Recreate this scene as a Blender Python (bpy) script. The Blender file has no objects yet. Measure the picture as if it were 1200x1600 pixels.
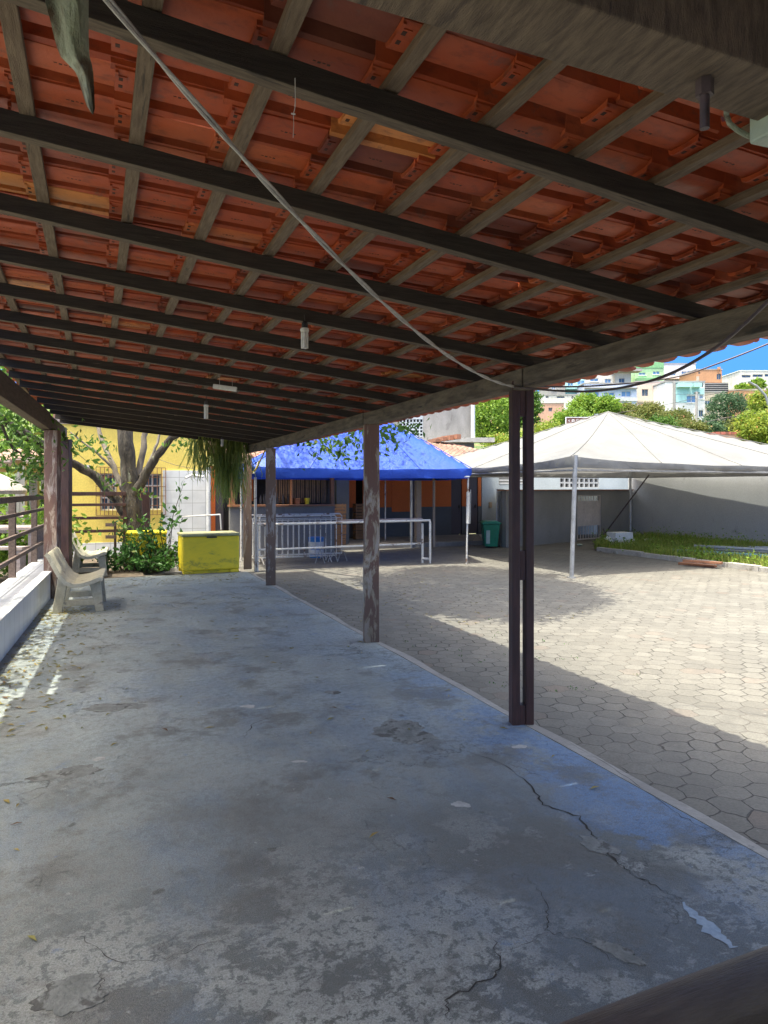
import bpy, math, random
import numpy as np
from mathutils import Vector, Matrix, noise as mnoise

random.seed(7); RNG = np.random.default_rng(7)
SC = bpy.context.scene
# ------------------------------------------------------------------ camera
FPX, HY, CX, CH = 1070.0, 763.0, 600.0, 1.7      # focal length and horizon row in photo pixels, eye height
cam = bpy.data.cameras.new("camera"); camo = bpy.data.objects.new("camera", cam)
SC.collection.objects.link(camo); SC.camera = camo
camo.location = (0, 0, CH); camo.rotation_euler = (math.pi/2, 0, 0)
cam.sensor_fit = 'VERTICAL'; cam.sensor_height = 36; cam.sensor_width = 27
cam.lens = 36*FPX/1600; cam.shift_y = -(800-HY)/1600; cam.clip_start = .05; cam.clip_end = 3000
SC.render.resolution_x, SC.render.resolution_y = 768, 1024
# ------------------------------------------------------------------ light
SUN_S = Vector((.153, .151))                      # shadow offset per metre of height
sdir = Vector((SUN_S.x, SUN_S.y, -1)).normalized()
elev = math.asin(-sdir.z); az = math.atan2(-sdir.x, -sdir.y)
W = bpy.data.worlds.new("World"); SC.world = W; W.use_nodes = True
wn = W.node_tree; bg = wn.nodes['Background']
sky = wn.nodes.new('ShaderNodeTexSky'); sky.sky_type = 'NISHITA'; sky.sun_disc = False
sky.sun_elevation = elev; sky.sun_rotation = az
sky.altitude = 0; sky.air_density = 1.0; sky.dust_density = 3.4; sky.ozone_density = 1.0
tcn = wn.nodes.new('ShaderNodeTexCoord'); vad = wn.nodes.new('ShaderNodeVectorMath'); vad.operation = 'ADD'; vad.inputs[1].default_value = (0, 0, .5)
vno = wn.nodes.new('ShaderNodeVectorMath'); vno.operation = 'NORMALIZE'
wn.links.new(tcn.outputs['Generated'], vad.inputs[0]); wn.links.new(vad.outputs[0], vno.inputs[0]); wn.links.new(vno.outputs[0], sky.inputs[0])
sxy = wn.nodes.new('ShaderNodeSeparateXYZ'); wn.links.new(tcn.outputs['Generated'], sxy.inputs[0])
mrg = wn.nodes.new('ShaderNodeMapRange'); mrg.interpolation_type = 'SMOOTHSTEP'; mrg.inputs[1].default_value = .20; mrg.inputs[2].default_value = .34; wn.links.new(sxy.outputs[2], mrg.inputs[0])
mxs = wn.nodes.new('ShaderNodeMix'); mxs.data_type = 'RGBA'; mxs.inputs[6].default_value = (.17, .45, .88, 1); mxs.inputs[7].default_value = (1, 1, 1, 1); wn.links.new(mrg.outputs[0], mxs.inputs[0])
mul = wn.nodes.new('ShaderNodeMix'); mul.data_type = 'RGBA'; mul.blend_type = 'MULTIPLY'; mul.inputs[0].default_value = 1; wn.links.new(sky.outputs[0], mul.inputs[6]); wn.links.new(mxs.outputs[2], mul.inputs[7])
wn.links.new(mul.outputs[2], bg.inputs[0]); bg.inputs[1].default_value = 0.15
sl = bpy.data.lights.new("sun", 'SUN'); sl.energy = 2.3; sl.angle = math.radians(.5); sl.color = (1, .95, .87)
so = bpy.data.objects.new("sun", sl); SC.collection.objects.link(so)
so.rotation_euler = sdir.to_track_quat('-Z', 'Y').to_euler(); so.location = (0, 0, 40)
SC.view_settings.view_transform = 'Standard'; SC.view_settings.look = 'None'
SC.view_settings.exposure = 1.88; SC.view_settings.use_white_balance = True; SC.view_settings.white_balance_temperature = 6950; SC.view_settings.white_balance_tint = 2; SC.view_settings.gamma = 1.0; SC.view_settings.use_curve_mapping = False
SC.cycles.max_bounces = 8; SC.cycles.diffuse_bounces = 4; SC.cycles.glossy_bounces = 2
SC.cycles.transparent_max_bounces = 6; SC.cycles.use_denoising = True
SC.cycles.sample_clamp_indirect = 6

# ------------------------------------------------------------------ frames
CN, CD = .9217, .388                              # shed axes: n = (CN, CD) across, d = (-CD, CN) along
ANG = math.atan2(CD, CN)
VN = Vector((CN, CD, 0)); VD = Vector((-CD, CN, 0)); VZ = Vector((0, 0, 1))
def S(N, u, z): return Vector((CN*N - CD*u, CD*N + CN*u, z))
def P(px, py, Y): return Vector(((px-CX)/FPX*Y, Y, CH+(HY-py)/FPX*Y))
def G(px, py, z=0.0):
    Y = (CH-z)*FPX/(py-HY); return Vector(((px-CX)/FPX*Y, Y, z))
def NU(px, U):
    r = (px-CX)/FPX; return U*(CD+CN*r)/(CN-CD*r)
def WZ(px, py, U):
    N = NU(px, U); Y = CD*N+CN*U; return N, CH+(HY-py)/FPX*Y
ZC = -.08                                         # courtyard level
def zraf(N): return 2.55 + .10*(2.784-N)          # underside of the rafters

# ------------------------------------------------------------------ mesh builder
ORG = {}
class MB:
    def __init__(s): s.v = []; s.f = []; s.m = []; s.mi = 0; s.arr = []
    def add(s, vs, fs):
        b = len(s.v); s.v.extend([tuple(v) for v in vs])
        for f in fs: s.f.append(tuple(b+i for i in f)); s.m.append(s.mi)
        return s
    def obox(s, c, x, y, z):
        c, x, y, z = Vector(c), Vector(x), Vector(y), Vector(z)
        vs = [c+a*x+b*y+e*z for e in (-1, 1) for b in (-1, 1) for a in (-1, 1)]
        return s.add(vs, [(0, 2, 3, 1), (4, 5, 7, 6), (0, 1, 5, 4), (2, 6, 7, 3), (0, 4, 6, 2), (1, 3, 7, 5)])
    def box(s, x0, x1, y0, y1, z0, z1):
        return s.obox(((x0+x1)/2, (y0+y1)/2, (z0+z1)/2), ((x1-x0)/2, 0, 0), (0, (y1-y0)/2, 0), (0, 0, (z1-z0)/2))
    def fb(s, N0, N1, u0, u1, z0, z1):            # box in shed axes
        return s.obox(S((N0+N1)/2, (u0+u1)/2, (z0+z1)/2), VN*(N1-N0)/2, VD*(u1-u0)/2, VZ*(z1-z0)/2)
    def beam(s, p0, p1, w, h, up=VZ):             # box from p0 to p1
        p0, p1 = Vector(p0), Vector(p1); a = (p1-p0)/2; t = a.normalized()
        sd = t.cross(Vector(up))
        if sd.length < 1e-4: sd = t.cross(Vector((1, 0, 0)))
        sd.normalize(); upv = sd.cross(t).normalized()
        return s.obox((p0+p1)/2, a, sd*w/2, upv*h/2)
    def tube(s, pts, r, seg=8, cap=True):
        pts = [Vector(p) for p in pts]; n = len(pts)
        rs = r if isinstance(r, (list, tuple)) else [r]*n
        b = len(s.v); prev = None
        for i, p in enumerate(pts):
            t = (pts[min(i+1, n-1)]-pts[max(i-1, 0)]).normalized()
            if prev is None: prev = t.orthogonal().normalized()
            a = (prev-t*prev.dot(t))
            if a.length < 1e-5: a = t.orthogonal()
            a.normalize(); prev = a; c = t.cross(a)
            for k in range(seg):
                th = 2*math.pi*k/seg; s.v.append(tuple(p+(a*math.cos(th)+c*math.sin(th))*rs[i]))
        for i in range(n-1):
            for k in range(seg):
                k2 = (k+1) % seg
                s.f.append((b+i*seg+k, b+i*seg+k2, b+(i+1)*seg+k2, b+(i+1)*seg+k)); s.m.append(s.mi)
        if cap:
            s.f.append(tuple(b+k for k in reversed(range(seg)))); s.m.append(s.mi)
            s.f.append(tuple(b+(n-1)*seg+k for k in range(seg))); s.m.append(s.mi)
        return s
    def prism(s, poly, z0, z1):
        n = len(poly); vs = [(p[0], p[1], z0) for p in poly]+[(p[0], p[1], z1) for p in poly]
        fs = [tuple(reversed(range(n))), tuple(range(n, 2*n))]+[(i, (i+1) % n, n+(i+1) % n, n+i) for i in range(n)]
        return s.add(vs, fs)
    def extr(s, poly, o, ax, az, ay):             # polygon (a,b) in plane ax,az at o, extruded by vector ay
        o, ax, az, ay = Vector(o), Vector(ax), Vector(az), Vector(ay); n = len(poly)
        v0 = [o+ax*a+az*b for a, b in poly]; v1 = [v+ay for v in v0]
        return s.add(v0+v1, [tuple(range(n)), tuple(reversed(range(n, 2*n)))]+[(i, n+i, n+(i+1) % n, (i+1) % n) for i in range(n)])
    def lathe(s, c, prof, seg=20):                # prof: (r, z) list
        c = Vector(c); b = len(s.v); n = len(prof)
        for r, z in prof:
            for k in range(seg):
                th = 2*math.pi*k/seg; s.v.append((c.x+r*math.cos(th), c.y+r*math.sin(th), c.z+z))
        for i in range(n-1):
            for k in range(seg):
                k2 = (k+1) % seg; s.f.append((b+i*seg+k, b+i*seg+k2, b+(i+1)*seg+k2, b+(i+1)*seg+k)); s.m.append(s.mi)
        s.f.append(tuple(b+k for k in reversed(range(seg)))); s.m.append(s.mi)
        s.f.append(tuple(b+(n-1)*seg+k for k in range(seg))); s.m.append(s.mi)
        return s
    def build(s, name, mat, parent=None, smooth=False, bevel=0, tint=None):
        me = bpy.data.meshes.new(name)
        V = np.array(s.v, dtype=np.float64)
        o = bpy.data.objects.new(name, me); SC.collection.objects.link(o)
        if parent is not None:
            root = ORG[parent]; o.parent = parent
        else:
            lo, hi = V.min(0), V.max(0); root = Vector(((lo[0]+hi[0])/2, (lo[1]+hi[1])/2, lo[2])); o.location = root
        ORG[o] = root
        V = V-np.array(root)
        me.from_pydata(V.tolist(), [], s.f)
        for m in (mat if isinstance(mat, (list, tuple)) else [mat]): me.materials.append(m)
        if any(s.m): me.polygons.foreach_set('material_index', s.m)
        if tint is not None:
            at = me.attributes.new('tint', 'FLOAT', 'FACE'); at.data.foreach_set('value', np.asarray(tint, dtype=np.float32))
        if smooth: me.polygons.foreach_set('use_smooth', [True]*len(s.f))
        me.update()
        if smooth and smooth != 'all':
            try: me.set_sharp_from_angle(angle=math.radians(40))
            except Exception: pass
        if bevel:
            b = o.modifiers.new('bevel', 'BEVEL'); b.width = bevel; b.segments = 2; b.limit_method = 'ANGLE'
        return o
def raw(name, V, faces, mat, parent=None, tint=None, smooth=False):
    m = MB(); m.v = V; m.f = faces; m.m = [0]*len(faces)
    return m.build(name, mat, parent, smooth, 0, tint)
def tag(o, label, cat, group=None, kind=None):
    if label: o['label'] = label
    if cat: o['category'] = cat
    if group: o['group'] = group
    if kind: o['kind'] = kind
    return o
def thing(name, label, cat, loc, group=None):
    o = bpy.data.objects.new(name, None); SC.collection.objects.link(o); o.location = loc; o.empty_display_size = .2
    ORG[o] = Vector(loc); return tag(o, label, cat, group)
def struct(o): o['kind'] = 'structure'; return o
def copy_tree(o, parent=None):
    c = o.copy(); SC.collection.objects.link(c); c.parent = parent
    if parent is None and o.parent is None: c.matrix_parent_inverse = Matrix.Identity(4)
    for ch in [x for x in SC.objects if x.parent == o]: copy_tree(ch, c)
    return c

# ------------------------------------------------------------------ materials
def nd(nt, t, props=None, ins=None):
    n = nt.nodes.new('ShaderNode'+t)
    for k, v in (props or {}).items(): setattr(n, k, v)
    for k, v in (ins or {}).items():
        i = n.inputs[k]
        if isinstance(v, bpy.types.NodeSocket): nt.links.new(v, i)
        else: i.default_value = (tuple(v)+(1,) if (isinstance(v, tuple) and len(v) == 3 and i.type == 'RGBA') else v)
    return n
def mixc(nt, f, a, b, blend='MIX'):
    return nd(nt, 'Mix', {'data_type': 'RGBA', 'blend_type': blend}, {0: f, 6: a, 7: b}).outputs[2]
def mth(nt, op, a, b=0.0, c=None, clamp=False):
    ins = {0: a, 1: b}
    if c is not None: ins[2] = c
    return nd(nt, 'Math', {'operation': op, 'use_clamp': clamp}, ins).outputs[0]
def rng(nt, v, a, b, c=0.0, d=1.0, smooth=False):
    return nd(nt, 'MapRange', {'interpolation_type': 'SMOOTHSTEP' if smooth else 'LINEAR'}, {0: v, 1: a, 2: b, 3: c, 4: d}).outputs[0]
def coords(nt, rot=0.0, scale=(1, 1, 1), world=True, off=(0, 0, 0)):
    src = nd(nt, 'NewGeometry').outputs['Position'] if world else nd(nt, 'TexCoord').outputs['Object']
    if rot: src = nd(nt, 'Mapping', None, {0: src, 2: (0, 0, rot)}).outputs[0]
    if scale != (1, 1, 1) or off != (0, 0, 0): src = nd(nt, 'Mapping', None, {0: src, 1: off, 3: scale}).outputs[0]
    return src
def noi(nt, vec, scale, detail=4, rough=.55, dist=0.0):
    return nd(nt, 'TexNoise', None, {'Vector': vec, 'Scale': scale, 'Detail': detail, 'Roughness': rough, 'Distortion': dist}).outputs[0]
def newmat(name):
    m = bpy.data.materials.new(name); m.use_nodes = True
    nt = m.node_tree; b = nt.nodes['Principled BSDF']; return m, nt, b
def finish(nt, b, col, rough=.7, bump=None, bstr=.3, bdist=.01, metal=0.0, spec=None):
    for k, v in (('Base Color', col), ('Roughness', rough), ('Metallic', metal)):
        if isinstance(v, bpy.types.NodeSocket): nt.links.new(v, b.inputs[k])
        else: b.inputs[k].default_value = (tuple(v)+(1,)) if isinstance(v, tuple) else v
    if spec is not None: b.inputs['Specular IOR Level'].default_value = spec
    if bump is not None:
        bn = nd(nt, 'Bump', None, {'Strength': bstr, 'Distance': bdist, 'Height': bump}); nt.links.new(bn.outputs[0], b.inputs['Normal'])
def noisy(name, c1, c2, scale=6, rough=.7, bstr=.25, stretch=(1, 1, 1), rot=0, c3=None, s3=2.5, t3=.6, metal=0.0, fine=None, detail=6, lo=.35, hi=.65, bdist=.01, spec=None):
    """base colour wandering between c1 and c2; c3 = patches of wear or dirt"""
    m, nt, b = newmat(name); v = coords(nt, rot, stretch)
    n1 = noi(nt, v, scale, detail); col = mixc(nt, rng(nt, n1, lo, hi), c1, c2)
    if c3 is not None:
        n2 = noi(nt, v, s3, 8, .65, .4); col = mixc(nt, rng(nt, n2, t3, t3+.07), col, c3)
    hh = noi(nt, v, fine or scale*6, 5, .6)
    col = mixc(nt, mth(nt, 'MULTIPLY', rng(nt, hh, .3, .7), .22), col, (.02, .02, .02))
    finish(nt, b, col, rough, hh, bstr, bdist, metal, spec); return m

def leafmat(name, c1, c2, c3=None, trans=.35):
    m, nt, b = newmat(name); b.inputs['Roughness'].default_value = .5; b.inputs['Specular IOR Level'].default_value = .3
    a = nd(nt, 'Attribute', {'attribute_name': 'tint'}).outputs['Fac']
    col = mixc(nt, a, c1, c2)
    if c3: col = mixc(nt, rng(nt, a, .93, .95), col, c3)
    nt.links.new(col, b.inputs['Base Color'])
    tr = nd(nt, 'BsdfTranslucent', None, {'Color': col}); mx = nd(nt, 'MixShader', None, {0: trans, 1: b.outputs[0], 2: tr.outputs[0]})
    nt.links.new(mx.outputs[0], nt.nodes['Material Output'].inputs[0]); return m

M = {}
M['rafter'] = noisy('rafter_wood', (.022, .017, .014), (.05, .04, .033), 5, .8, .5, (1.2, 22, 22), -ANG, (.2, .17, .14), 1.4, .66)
M['rafterbot'] = noisy('rafter_underside_weathered', (.09, .068, .05), (.165, .128, .095), 5, .85, .5, (1.2, 18, 18), -ANG, (.05, .04, .035), 2, .6)  # paler than the rafter sides: bounce light from the floor put into the colour
M['batten'] = noisy('batten_wood', (.135, .095, .066), (.225, .168, .12), 7, .85, .6, (16, 1.5, 16), -ANG, (.07, .055, .045), 2, .6)
M['eavebeam'] = noisy('eave_beam_wood', (.08, .064, .046), (.19, .155, .112), 4, .8, .5, (9, 1.2, 6), -ANG, (.045, .04, .034), 1.6, .58)
M['leftbeam'] = noisy('left_beam_wood', (.075, .055, .045), (.13, .095, .078), 4, .8, .5, (9, 1.2, 9), -ANG, (.2, .16, .13), 2, .68)
M['tiebeam'] = noisy('tie_beam_wood', (.11, .08, .057), (.215, .16, .115), 6, .85, .7, (13, 2.2, 3), -ANG, (.08, .06, .05), 1.5, .58)
M['redpost'] = noisy('dark_red_post_paint', (.05, .022, .018), (.085, .036, .03), 5, .55, .3, (8, 8, 1), 0, (.14, .11, .1), 1.5, .68)
def peeled(name, thr, c_paint=(.11, .055, .045), c_pale=(.36, .29, .26), c_wood=(.14, .115, .09), seed=0):
    m, nt, b = newmat(name); v = coords(nt, 0, (1, 1, .28), True, (seed, 0, 0)); v2 = coords(nt, 0, (14, 14, .9), True, (seed, 0, 0))
    n = noi(nt, v, 9, 10, .68, .6); g = noi(nt, v2, 6, 6)
    wood = mixc(nt, rng(nt, g, .3, .7), c_wood, tuple(min(1, x*1.9) for x in c_wood))
    col = mixc(nt, rng(nt, n, thr, thr+.03), c_paint, wood); col = mixc(nt, mth(nt, 'MULTIPLY', rng(nt, n, thr+.05, thr+.08), .8), col, c_pale)
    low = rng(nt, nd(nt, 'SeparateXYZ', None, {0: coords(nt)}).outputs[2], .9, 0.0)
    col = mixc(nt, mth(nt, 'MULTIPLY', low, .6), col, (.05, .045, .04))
    finish(nt, b, col, .8, mth(nt, 'ADD', n, mth(nt, 'MULTIPLY', g, .5)), .6, .012); return m
M['post_peeled'] = peeled('peeling_post_paint', .49, (.19, .105, .075), (.44, .37, .31), (.24, .19, .13))
M['post_brown'] = peeled('brown_post_paint', .55, (.19, .12, .085), (.36, .31, .27), (.22, .18, .15), 3.1)
M['post_left'] = peeled('left_post_paint', .50, (.17, .095, .075), (.42, .34, .30), (.19, .14, .11), 7.7)
M['rail'] = noisy('railing_wood', (.10, .068, .055), (.17, .12, .1), 5, .8, .5, (7, 2, 7), -ANG, (.27, .22, .19), 2.4, .62)
M['handrail'] = noisy('handrail_wood', (.08, .06, .042), (.15, .12, .09), 5, .4, .4, (1.5, 12, 12), -ANG, (.15, .12, .09), 3, .66)
M['whitetile'] = None
# roof tiles
m, nt, b = newmat('terracotta_roof_tile')
a = nd(nt, 'Attribute', {'attribute_name': 'tint'}).outputs['Fac']; v = coords(nt, -ANG)
c = nd(nt, 'ValToRGB', None, {0: a}); e = c.color_ramp.elements
e[0].color = (.13, .032, .02, 1); e[1].color = (.60, .23, .07, 1)
for p_, k_ in ((.35, (.33, .054, .018, 1)), (.7, (.43, .085, .028, 1)), (.9, (.50, .125, .042, 1))):
    x = e.new(p_); x.color = k_
n1 = noi(nt, v, 3, 6); n2 = noi(nt, coords(nt, -ANG, (7, 13, 13)), 2.2, 6)
col = mixc(nt, mth(nt, 'MULTIPLY', rng(nt, n1, .5, .75), .3), c.outputs[0], (.42, .16, .09))
col = mixc(nt, mth(nt, 'MULTIPLY', rng(nt, noi(nt, v, 1.1, 8, .7), .54, .68), .55), col, (.13, .04, .028))
col = mixc(nt, mth(nt, 'MULTIPLY', rng(nt, n2, .52, .68), .5), col, (.12, .03, .02))
col = mixc(nt, mth(nt, 'MULTIPLY', rng(nt, noi(nt, v, 9, 8, .7), .6, .66), .5), col, (.12, .07, .055))
finish(nt, b, col, rng(nt, n1, .3, .7, .4, .7), mth(nt, 'ADD', noi(nt, v, 60, 4), noi(nt, v, 14, 4)), .4, .004); M['tile'] = m
M['stamp'] = noisy('tile_hole_dark', (.05, .02, .015), (.08, .03, .02), 9)
# slab
m, nt, b = newmat('worn_painted_concrete'); v = coords(nt, -ANG)
def vnoise(vec, sc, amt, det=4.0):                # coordinates pushed about by noise, for ragged outlines
    return nd(nt, 'VectorMath', {'operation': 'ADD'}, {0: vec, 1: nd(nt, 'VectorMath', {'operation': 'SCALE'}, {0: nd(nt, 'TexNoise', None, {'Vector': vec, 'Scale': sc, 'Detail': det, 'Roughness': .7}).outputs[1], 3: amt}).outputs[0]}).outputs[0]
sx = nd(nt, 'SeparateXYZ', None, {0: v}); Nn, Uu = sx.outputs[0], sx.outputs[1]
big = noi(nt, v, .55, 6, .6, .3); mid = noi(nt, v, 2.1, 12, .72, .4); fin = noi(nt, v, 22, 10, .75); vf = noi(nt, v, 130, 3, .75); gr = noi(nt, v, 420, 2, .6)
rag = vnoise(v, 7, .16, 8.0)
s1 = noi(nt, nd(nt, 'Mapping', None, {0: rag, 2: (0, 0, -.12), 3: (.9, 1.7, 1)}).outputs[0], 1.25, 12, .74, .25)
s2 = noi(nt, nd(nt, 'Mapping', None, {0: rag, 1: (5, 2, 0), 2: (0, 0, .5), 3: (1, 1.15, 1)}).outputs[0], 2.3, 12, .74, .2)
col = mixc(nt, rng(nt, mid, .36, .64), (.19, .222, .225), (.31, .36, .365))
col = mixc(nt, mth(nt, 'MULTIPLY', rng(nt, noi(nt, coords(nt, -ANG, (1, 1, 1), True, (31, 7, 0)), 1.3, 10, .7), .52, .68), .55), col, (.16, .135, .105))
near = rng(nt, mth(nt, 'ADD', Uu, mth(nt, 'MULTIPLY', mid, 1.5)), 3.9, 3.2, .22, 1.0)
pale = mth(nt, 'MULTIPLY', mth(nt, 'MULTIPLY', rng(nt, s1, .475, .50), rng(nt, fin, .44, .51)), rng(nt, big, .38, .46))
pale2 = mth(nt, 'MULTIPLY', mth(nt, 'MULTIPLY', rng(nt, s2, .54, .56), rng(nt, fin, .42, .5)), .75)
flk = mth(nt, 'MULTIPLY', mth(nt, 'MAXIMUM', pale, pale2), near)
col = mixc(nt, mth(nt, 'MULTIPLY', flk, .5), col, (.44, .48, .47))
dust = rng(nt, noi(nt, coords(nt, -ANG, (1, .7, 1), True, (9, 4, 0)), .8, 9, .68), .46, .66)
col = mixc(nt, mth(nt, 'MULTIPLY', dust, .5), col, (.40, .45, .46))
col = mixc(nt, mth(nt, 'MULTIPLY', rng(nt, mth(nt, 'ADD', Uu, mth(nt, 'MULTIPLY', big, 3.0)), 6.2, 3.4), .88), col, (.056, .056, .051))  # near end darkened: shade under the roof put into the slab colour
col = mixc(nt, mth(nt, 'MULTIPLY', flk, .92), col, (.42, .44, .42))
bl = noi(nt, coords(nt, -ANG, (1, .5, 1), True, (3, 1, 0)), 1.4, 10, .7, .4)
blm = rng(nt, mth(nt, 'ADD', bl, rng(nt, Nn, .2, 2.6, .0, .09)), .50, .62)
blm = mth(nt, 'MULTIPLY', mth(nt, 'MULTIPLY', blm, rng(nt, fin, .36, .6, .15, 1)), rng(nt, Uu, 1.0, 2.8, .3, .7))
col = mixc(nt, mth(nt, 'MULTIPLY', blm, .75), col, (.12, .21, .34))
edge = mth(nt, 'MULTIPLY', rng(nt, mth(nt, 'ADD', Nn, mth(nt, 'MULTIPLY', mid, .9)), 2.66, 2.95), rng(nt, Uu, 1.6, 2.6))
edge = mth(nt, 'MULTIPLY', edge, rng(nt, Uu, 6.5, 4.2)); edge = mth(nt, 'MULTIPLY', edge, mth(nt, 'MULTIPLY', rng(nt, noi(nt, rag, 1.9, 10, .7), .44, .52), rng(nt, fin, .34, .5, .35, 1)))
col = mixc(nt, mth(nt, 'MULTIPLY', edge, .8), col, (.09, .21, .44))
bp = mth(nt, 'MULTIPLY', rng(nt, noi(nt, nd(nt, 'Mapping', None, {0: rag, 1: (7, 3, 0)}).outputs[0], 3.1, 9, .7), .64, .67), rng(nt, fin, .4, .5))
col = mixc(nt, mth(nt, 'MULTIPLY', bp, .7), col, (.10, .19, .36))
dk = noi(nt, coords(nt, -ANG, (1, 1, 1), True, (19, 14, 0)), 1.6, 12, .72)
col = mixc(nt, mth(nt, 'MULTIPLY', rng(nt, dk, .53, .60), .6), col, (.09, .088, .08))
vo = nd(nt, 'TexVoronoi', {'feature': 'F1'}, {'Vector': vnoise(v, 14, .07, 2.0), 'Scale': 3.6})
spot = mth(nt, 'MULTIPLY', rng(nt, vo.outputs[0], .10, .06), rng(nt, nd(nt, 'SeparateColor', None, {0: vo.outputs[1]}).outputs[0], .70, .72))
col = mixc(nt, mth(nt, 'MULTIPLY', spot, .75), col, (.04, .038, .034))
vo2 = nd(nt, 'TexVoronoi', {'feature': 'F1'}, {'Vector': vnoise(v, 30, .05, 2.0), 'Scale': 10.0})
spot2 = mth(nt, 'MULTIPLY', rng(nt, vo2.outputs[0], .12, .08), rng(nt, nd(nt, 'SeparateColor', None, {0: vo2.outputs[1]}).outputs[1], .86, .87))
col = mixc(nt, mth(nt, 'MULTIPLY', spot2, .6), col, (.42, .43, .41))
dv = vnoise(v, 2.2, .9, 8.0)
vc = nd(nt, 'TexVoronoi', {'feature': 'DISTANCE_TO_EDGE'}, {'Vector': dv, 'Scale': .62})
crk = mth(nt, 'MULTIPLY', rng(nt, vc.outputs[0], .004, .0008), rng(nt, noi(nt, v, .8, 3), .5, .56))
vc2 = nd(nt, 'TexVoronoi', {'feature': 'DISTANCE_TO_EDGE'}, {'Vector': vnoise(v, 5, .5, 8.0), 'Scale': 1.9})
crk2 = mth(nt, 'MULTIPLY', mth(nt, 'MULTIPLY', rng(nt, vc2.outputs[0], .006, .001), rng(nt, noi(nt, v, 1.1, 4), .54, .60)), .6)
crk = mth(nt, 'MAXIMUM', crk, crk2)
col = mixc(nt, mth(nt, 'MULTIPLY', crk, .8), col, (.04, .037, .034))
col = mixc(nt, mth(nt, 'MULTIPLY', rng(nt, fin, .47, .56), .38), col, (.11, .105, .095))
col = mixc(nt, mth(nt, 'MULTIPLY', rng(nt, vf, .48, .56), .42), col, (.075, .075, .07))
col = mixc(nt, mth(nt, 'MULTIPLY', rng(nt, gr, .56, .62), .45), col, (.50, .50, .48))
hgt = mth(nt, 'ADD', mth(nt, 'MULTIPLY', mid, 1.1), mth(nt, 'ADD', mth(nt, 'MULTIPLY', fin, .35), mth(nt, 'MULTIPLY', vf, .16)))
hgt = mth(nt, 'ADD', mth(nt, 'SUBTRACT', hgt, mth(nt, 'MULTIPLY', crk, .4)), mth(nt, 'MULTIPLY', flk, -.10))
finish(nt, b, col, rng(nt, mid, .3, .7, .6, .85), hgt, .8, .02); M['slab'] = m
# hexagonal pavers
m, nt, b = newmat('hexagonal_concrete_pavers')
v0 = coords(nt, -ANG+.35)
dn = nd(nt, 'VectorMath', {'operation': 'SCALE'}, {0: nd(nt, 'TexNoise', None, {'Vector': v0, 'Scale': 3.6, 'Detail': 5.0}).outputs[1], 3: .15})
v1 = nd(nt, 'VectorMath', {'operation': 'ADD'}, {0: v0, 1: dn.outputs[0]}).outputs[0]
p = nd(nt, 'Mapping', None, {0: v1, 1: (600.0, 1039.2, 0), 3: (1/.20, 1/.20, 0)}).outputs[0]
R3 = (1.0, 1.7320508, 1.0); H3 = (.5, .8660254, 0.0)
def vm(op, a_, b_): return nd(nt, 'VectorMath', {'operation': op}, {0: a_, 1: b_}).outputs[0]
ga = vm('SUBTRACT', vm('MODULO', p, R3), H3); gb = vm('SUBTRACT', vm('MODULO', vm('SUBTRACT', p, H3), R3), H3)
def dt(x): return nd(nt, 'VectorMath', {'operation': 'DOT_PRODUCT'}, {0: x, 1: x}).outputs['Value']
sel = mth(nt, 'LESS_THAN', dt(ga), dt(gb))
gv = nd(nt, 'Mix', {'data_type': 'VECTOR'}, {0: sel, 4: gb, 5: ga}).outputs[1]
ab = vm('ABSOLUTE', gv, (0, 0, 0)); abx = nd(nt, 'SeparateXYZ', None, {0: ab}).outputs[0]
hd = nd(nt, 'VectorMath', {'operation': 'DOT_PRODUCT'}, {0: ab, 1: (.5, .8660254, 0)}).outputs['Value']
ed = mth(nt, 'SUBTRACT', .5, mth(nt, 'MAXIMUM', hd, abx))
idn = nd(nt, 'TexWhiteNoise', {'noise_dimensions': '3D'}, {'Vector': vm('SNAP', vm('ADD', vm('SUBTRACT', p, gv), (.25, .25, .25)), (.5, .5, .5))})
wide = rng(nt, noi(nt, v0, 2.6, 4), .36, .62, .004, .042)
jt = rng(nt, mth(nt, 'DIVIDE', ed, wide), .45, 1.0)
lg = noi(nt, v0, .5, 6, .6); md = noi(nt, v0, 5, 8, .65); fn = noi(nt, v0, 60, 5, .7)
c0 = mixc(nt, idn.outputs[0], (.125, .118, .103), (.175, .167, .148))
c0 = mixc(nt, mth(nt, 'MULTIPLY', rng(nt, noi(nt, v0, .9, 10, .7, .5), .56, .64), .35), c0, (.095, .088, .077))
c0 = mixc(nt, mth(nt, 'MULTIPLY', mth(nt, 'GREATER_THAN', nd(nt, 'SeparateColor', None, {0: idn.outputs[1]}).outputs[1], .95), .3), c0, (.20, .13, .10))
c0 = mixc(nt, mth(nt, 'MULTIPLY', rng(nt, lg, .4, .65), .4), c0, (.22, .205, .175))
c0 = mixc(nt, mth(nt, 'MULTIPLY', rng(nt, md, .46, .64), .6), c0, (.12, .112, .10))
c0 = mixc(nt, mth(nt, 'MULTIPLY', rng(nt, md, .68, .72), .55), c0, (.33, .31, .275))
jc = mixc(nt, rng(nt, noi(nt, v0, .9, 4), .5, .6), (.06, .052, .045), (.17, .15, .13))
col = mixc(nt, jt, jc, c0)
col = mixc(nt, mth(nt, 'MULTIPLY', rng(nt, fn, .42, .62), .4), col, (.075, .07, .062))
tilt = nd(nt, 'VectorMath', {'operation': 'DOT_PRODUCT'}, {0: gv, 1: vm('SUBTRACT', idn.outputs[1], (.5, .5, .5))}).outputs['Value']
hg = mth(nt, 'ADD', mth(nt, 'MULTIPLY', jt, .6), mth(nt, 'ADD', mth(nt, 'MULTIPLY', fn, .12), mth(nt, 'MULTIPLY', tilt, .9)))
finish(nt, b, col, .85, hg, .8, .02); M['paver'] = m

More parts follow.
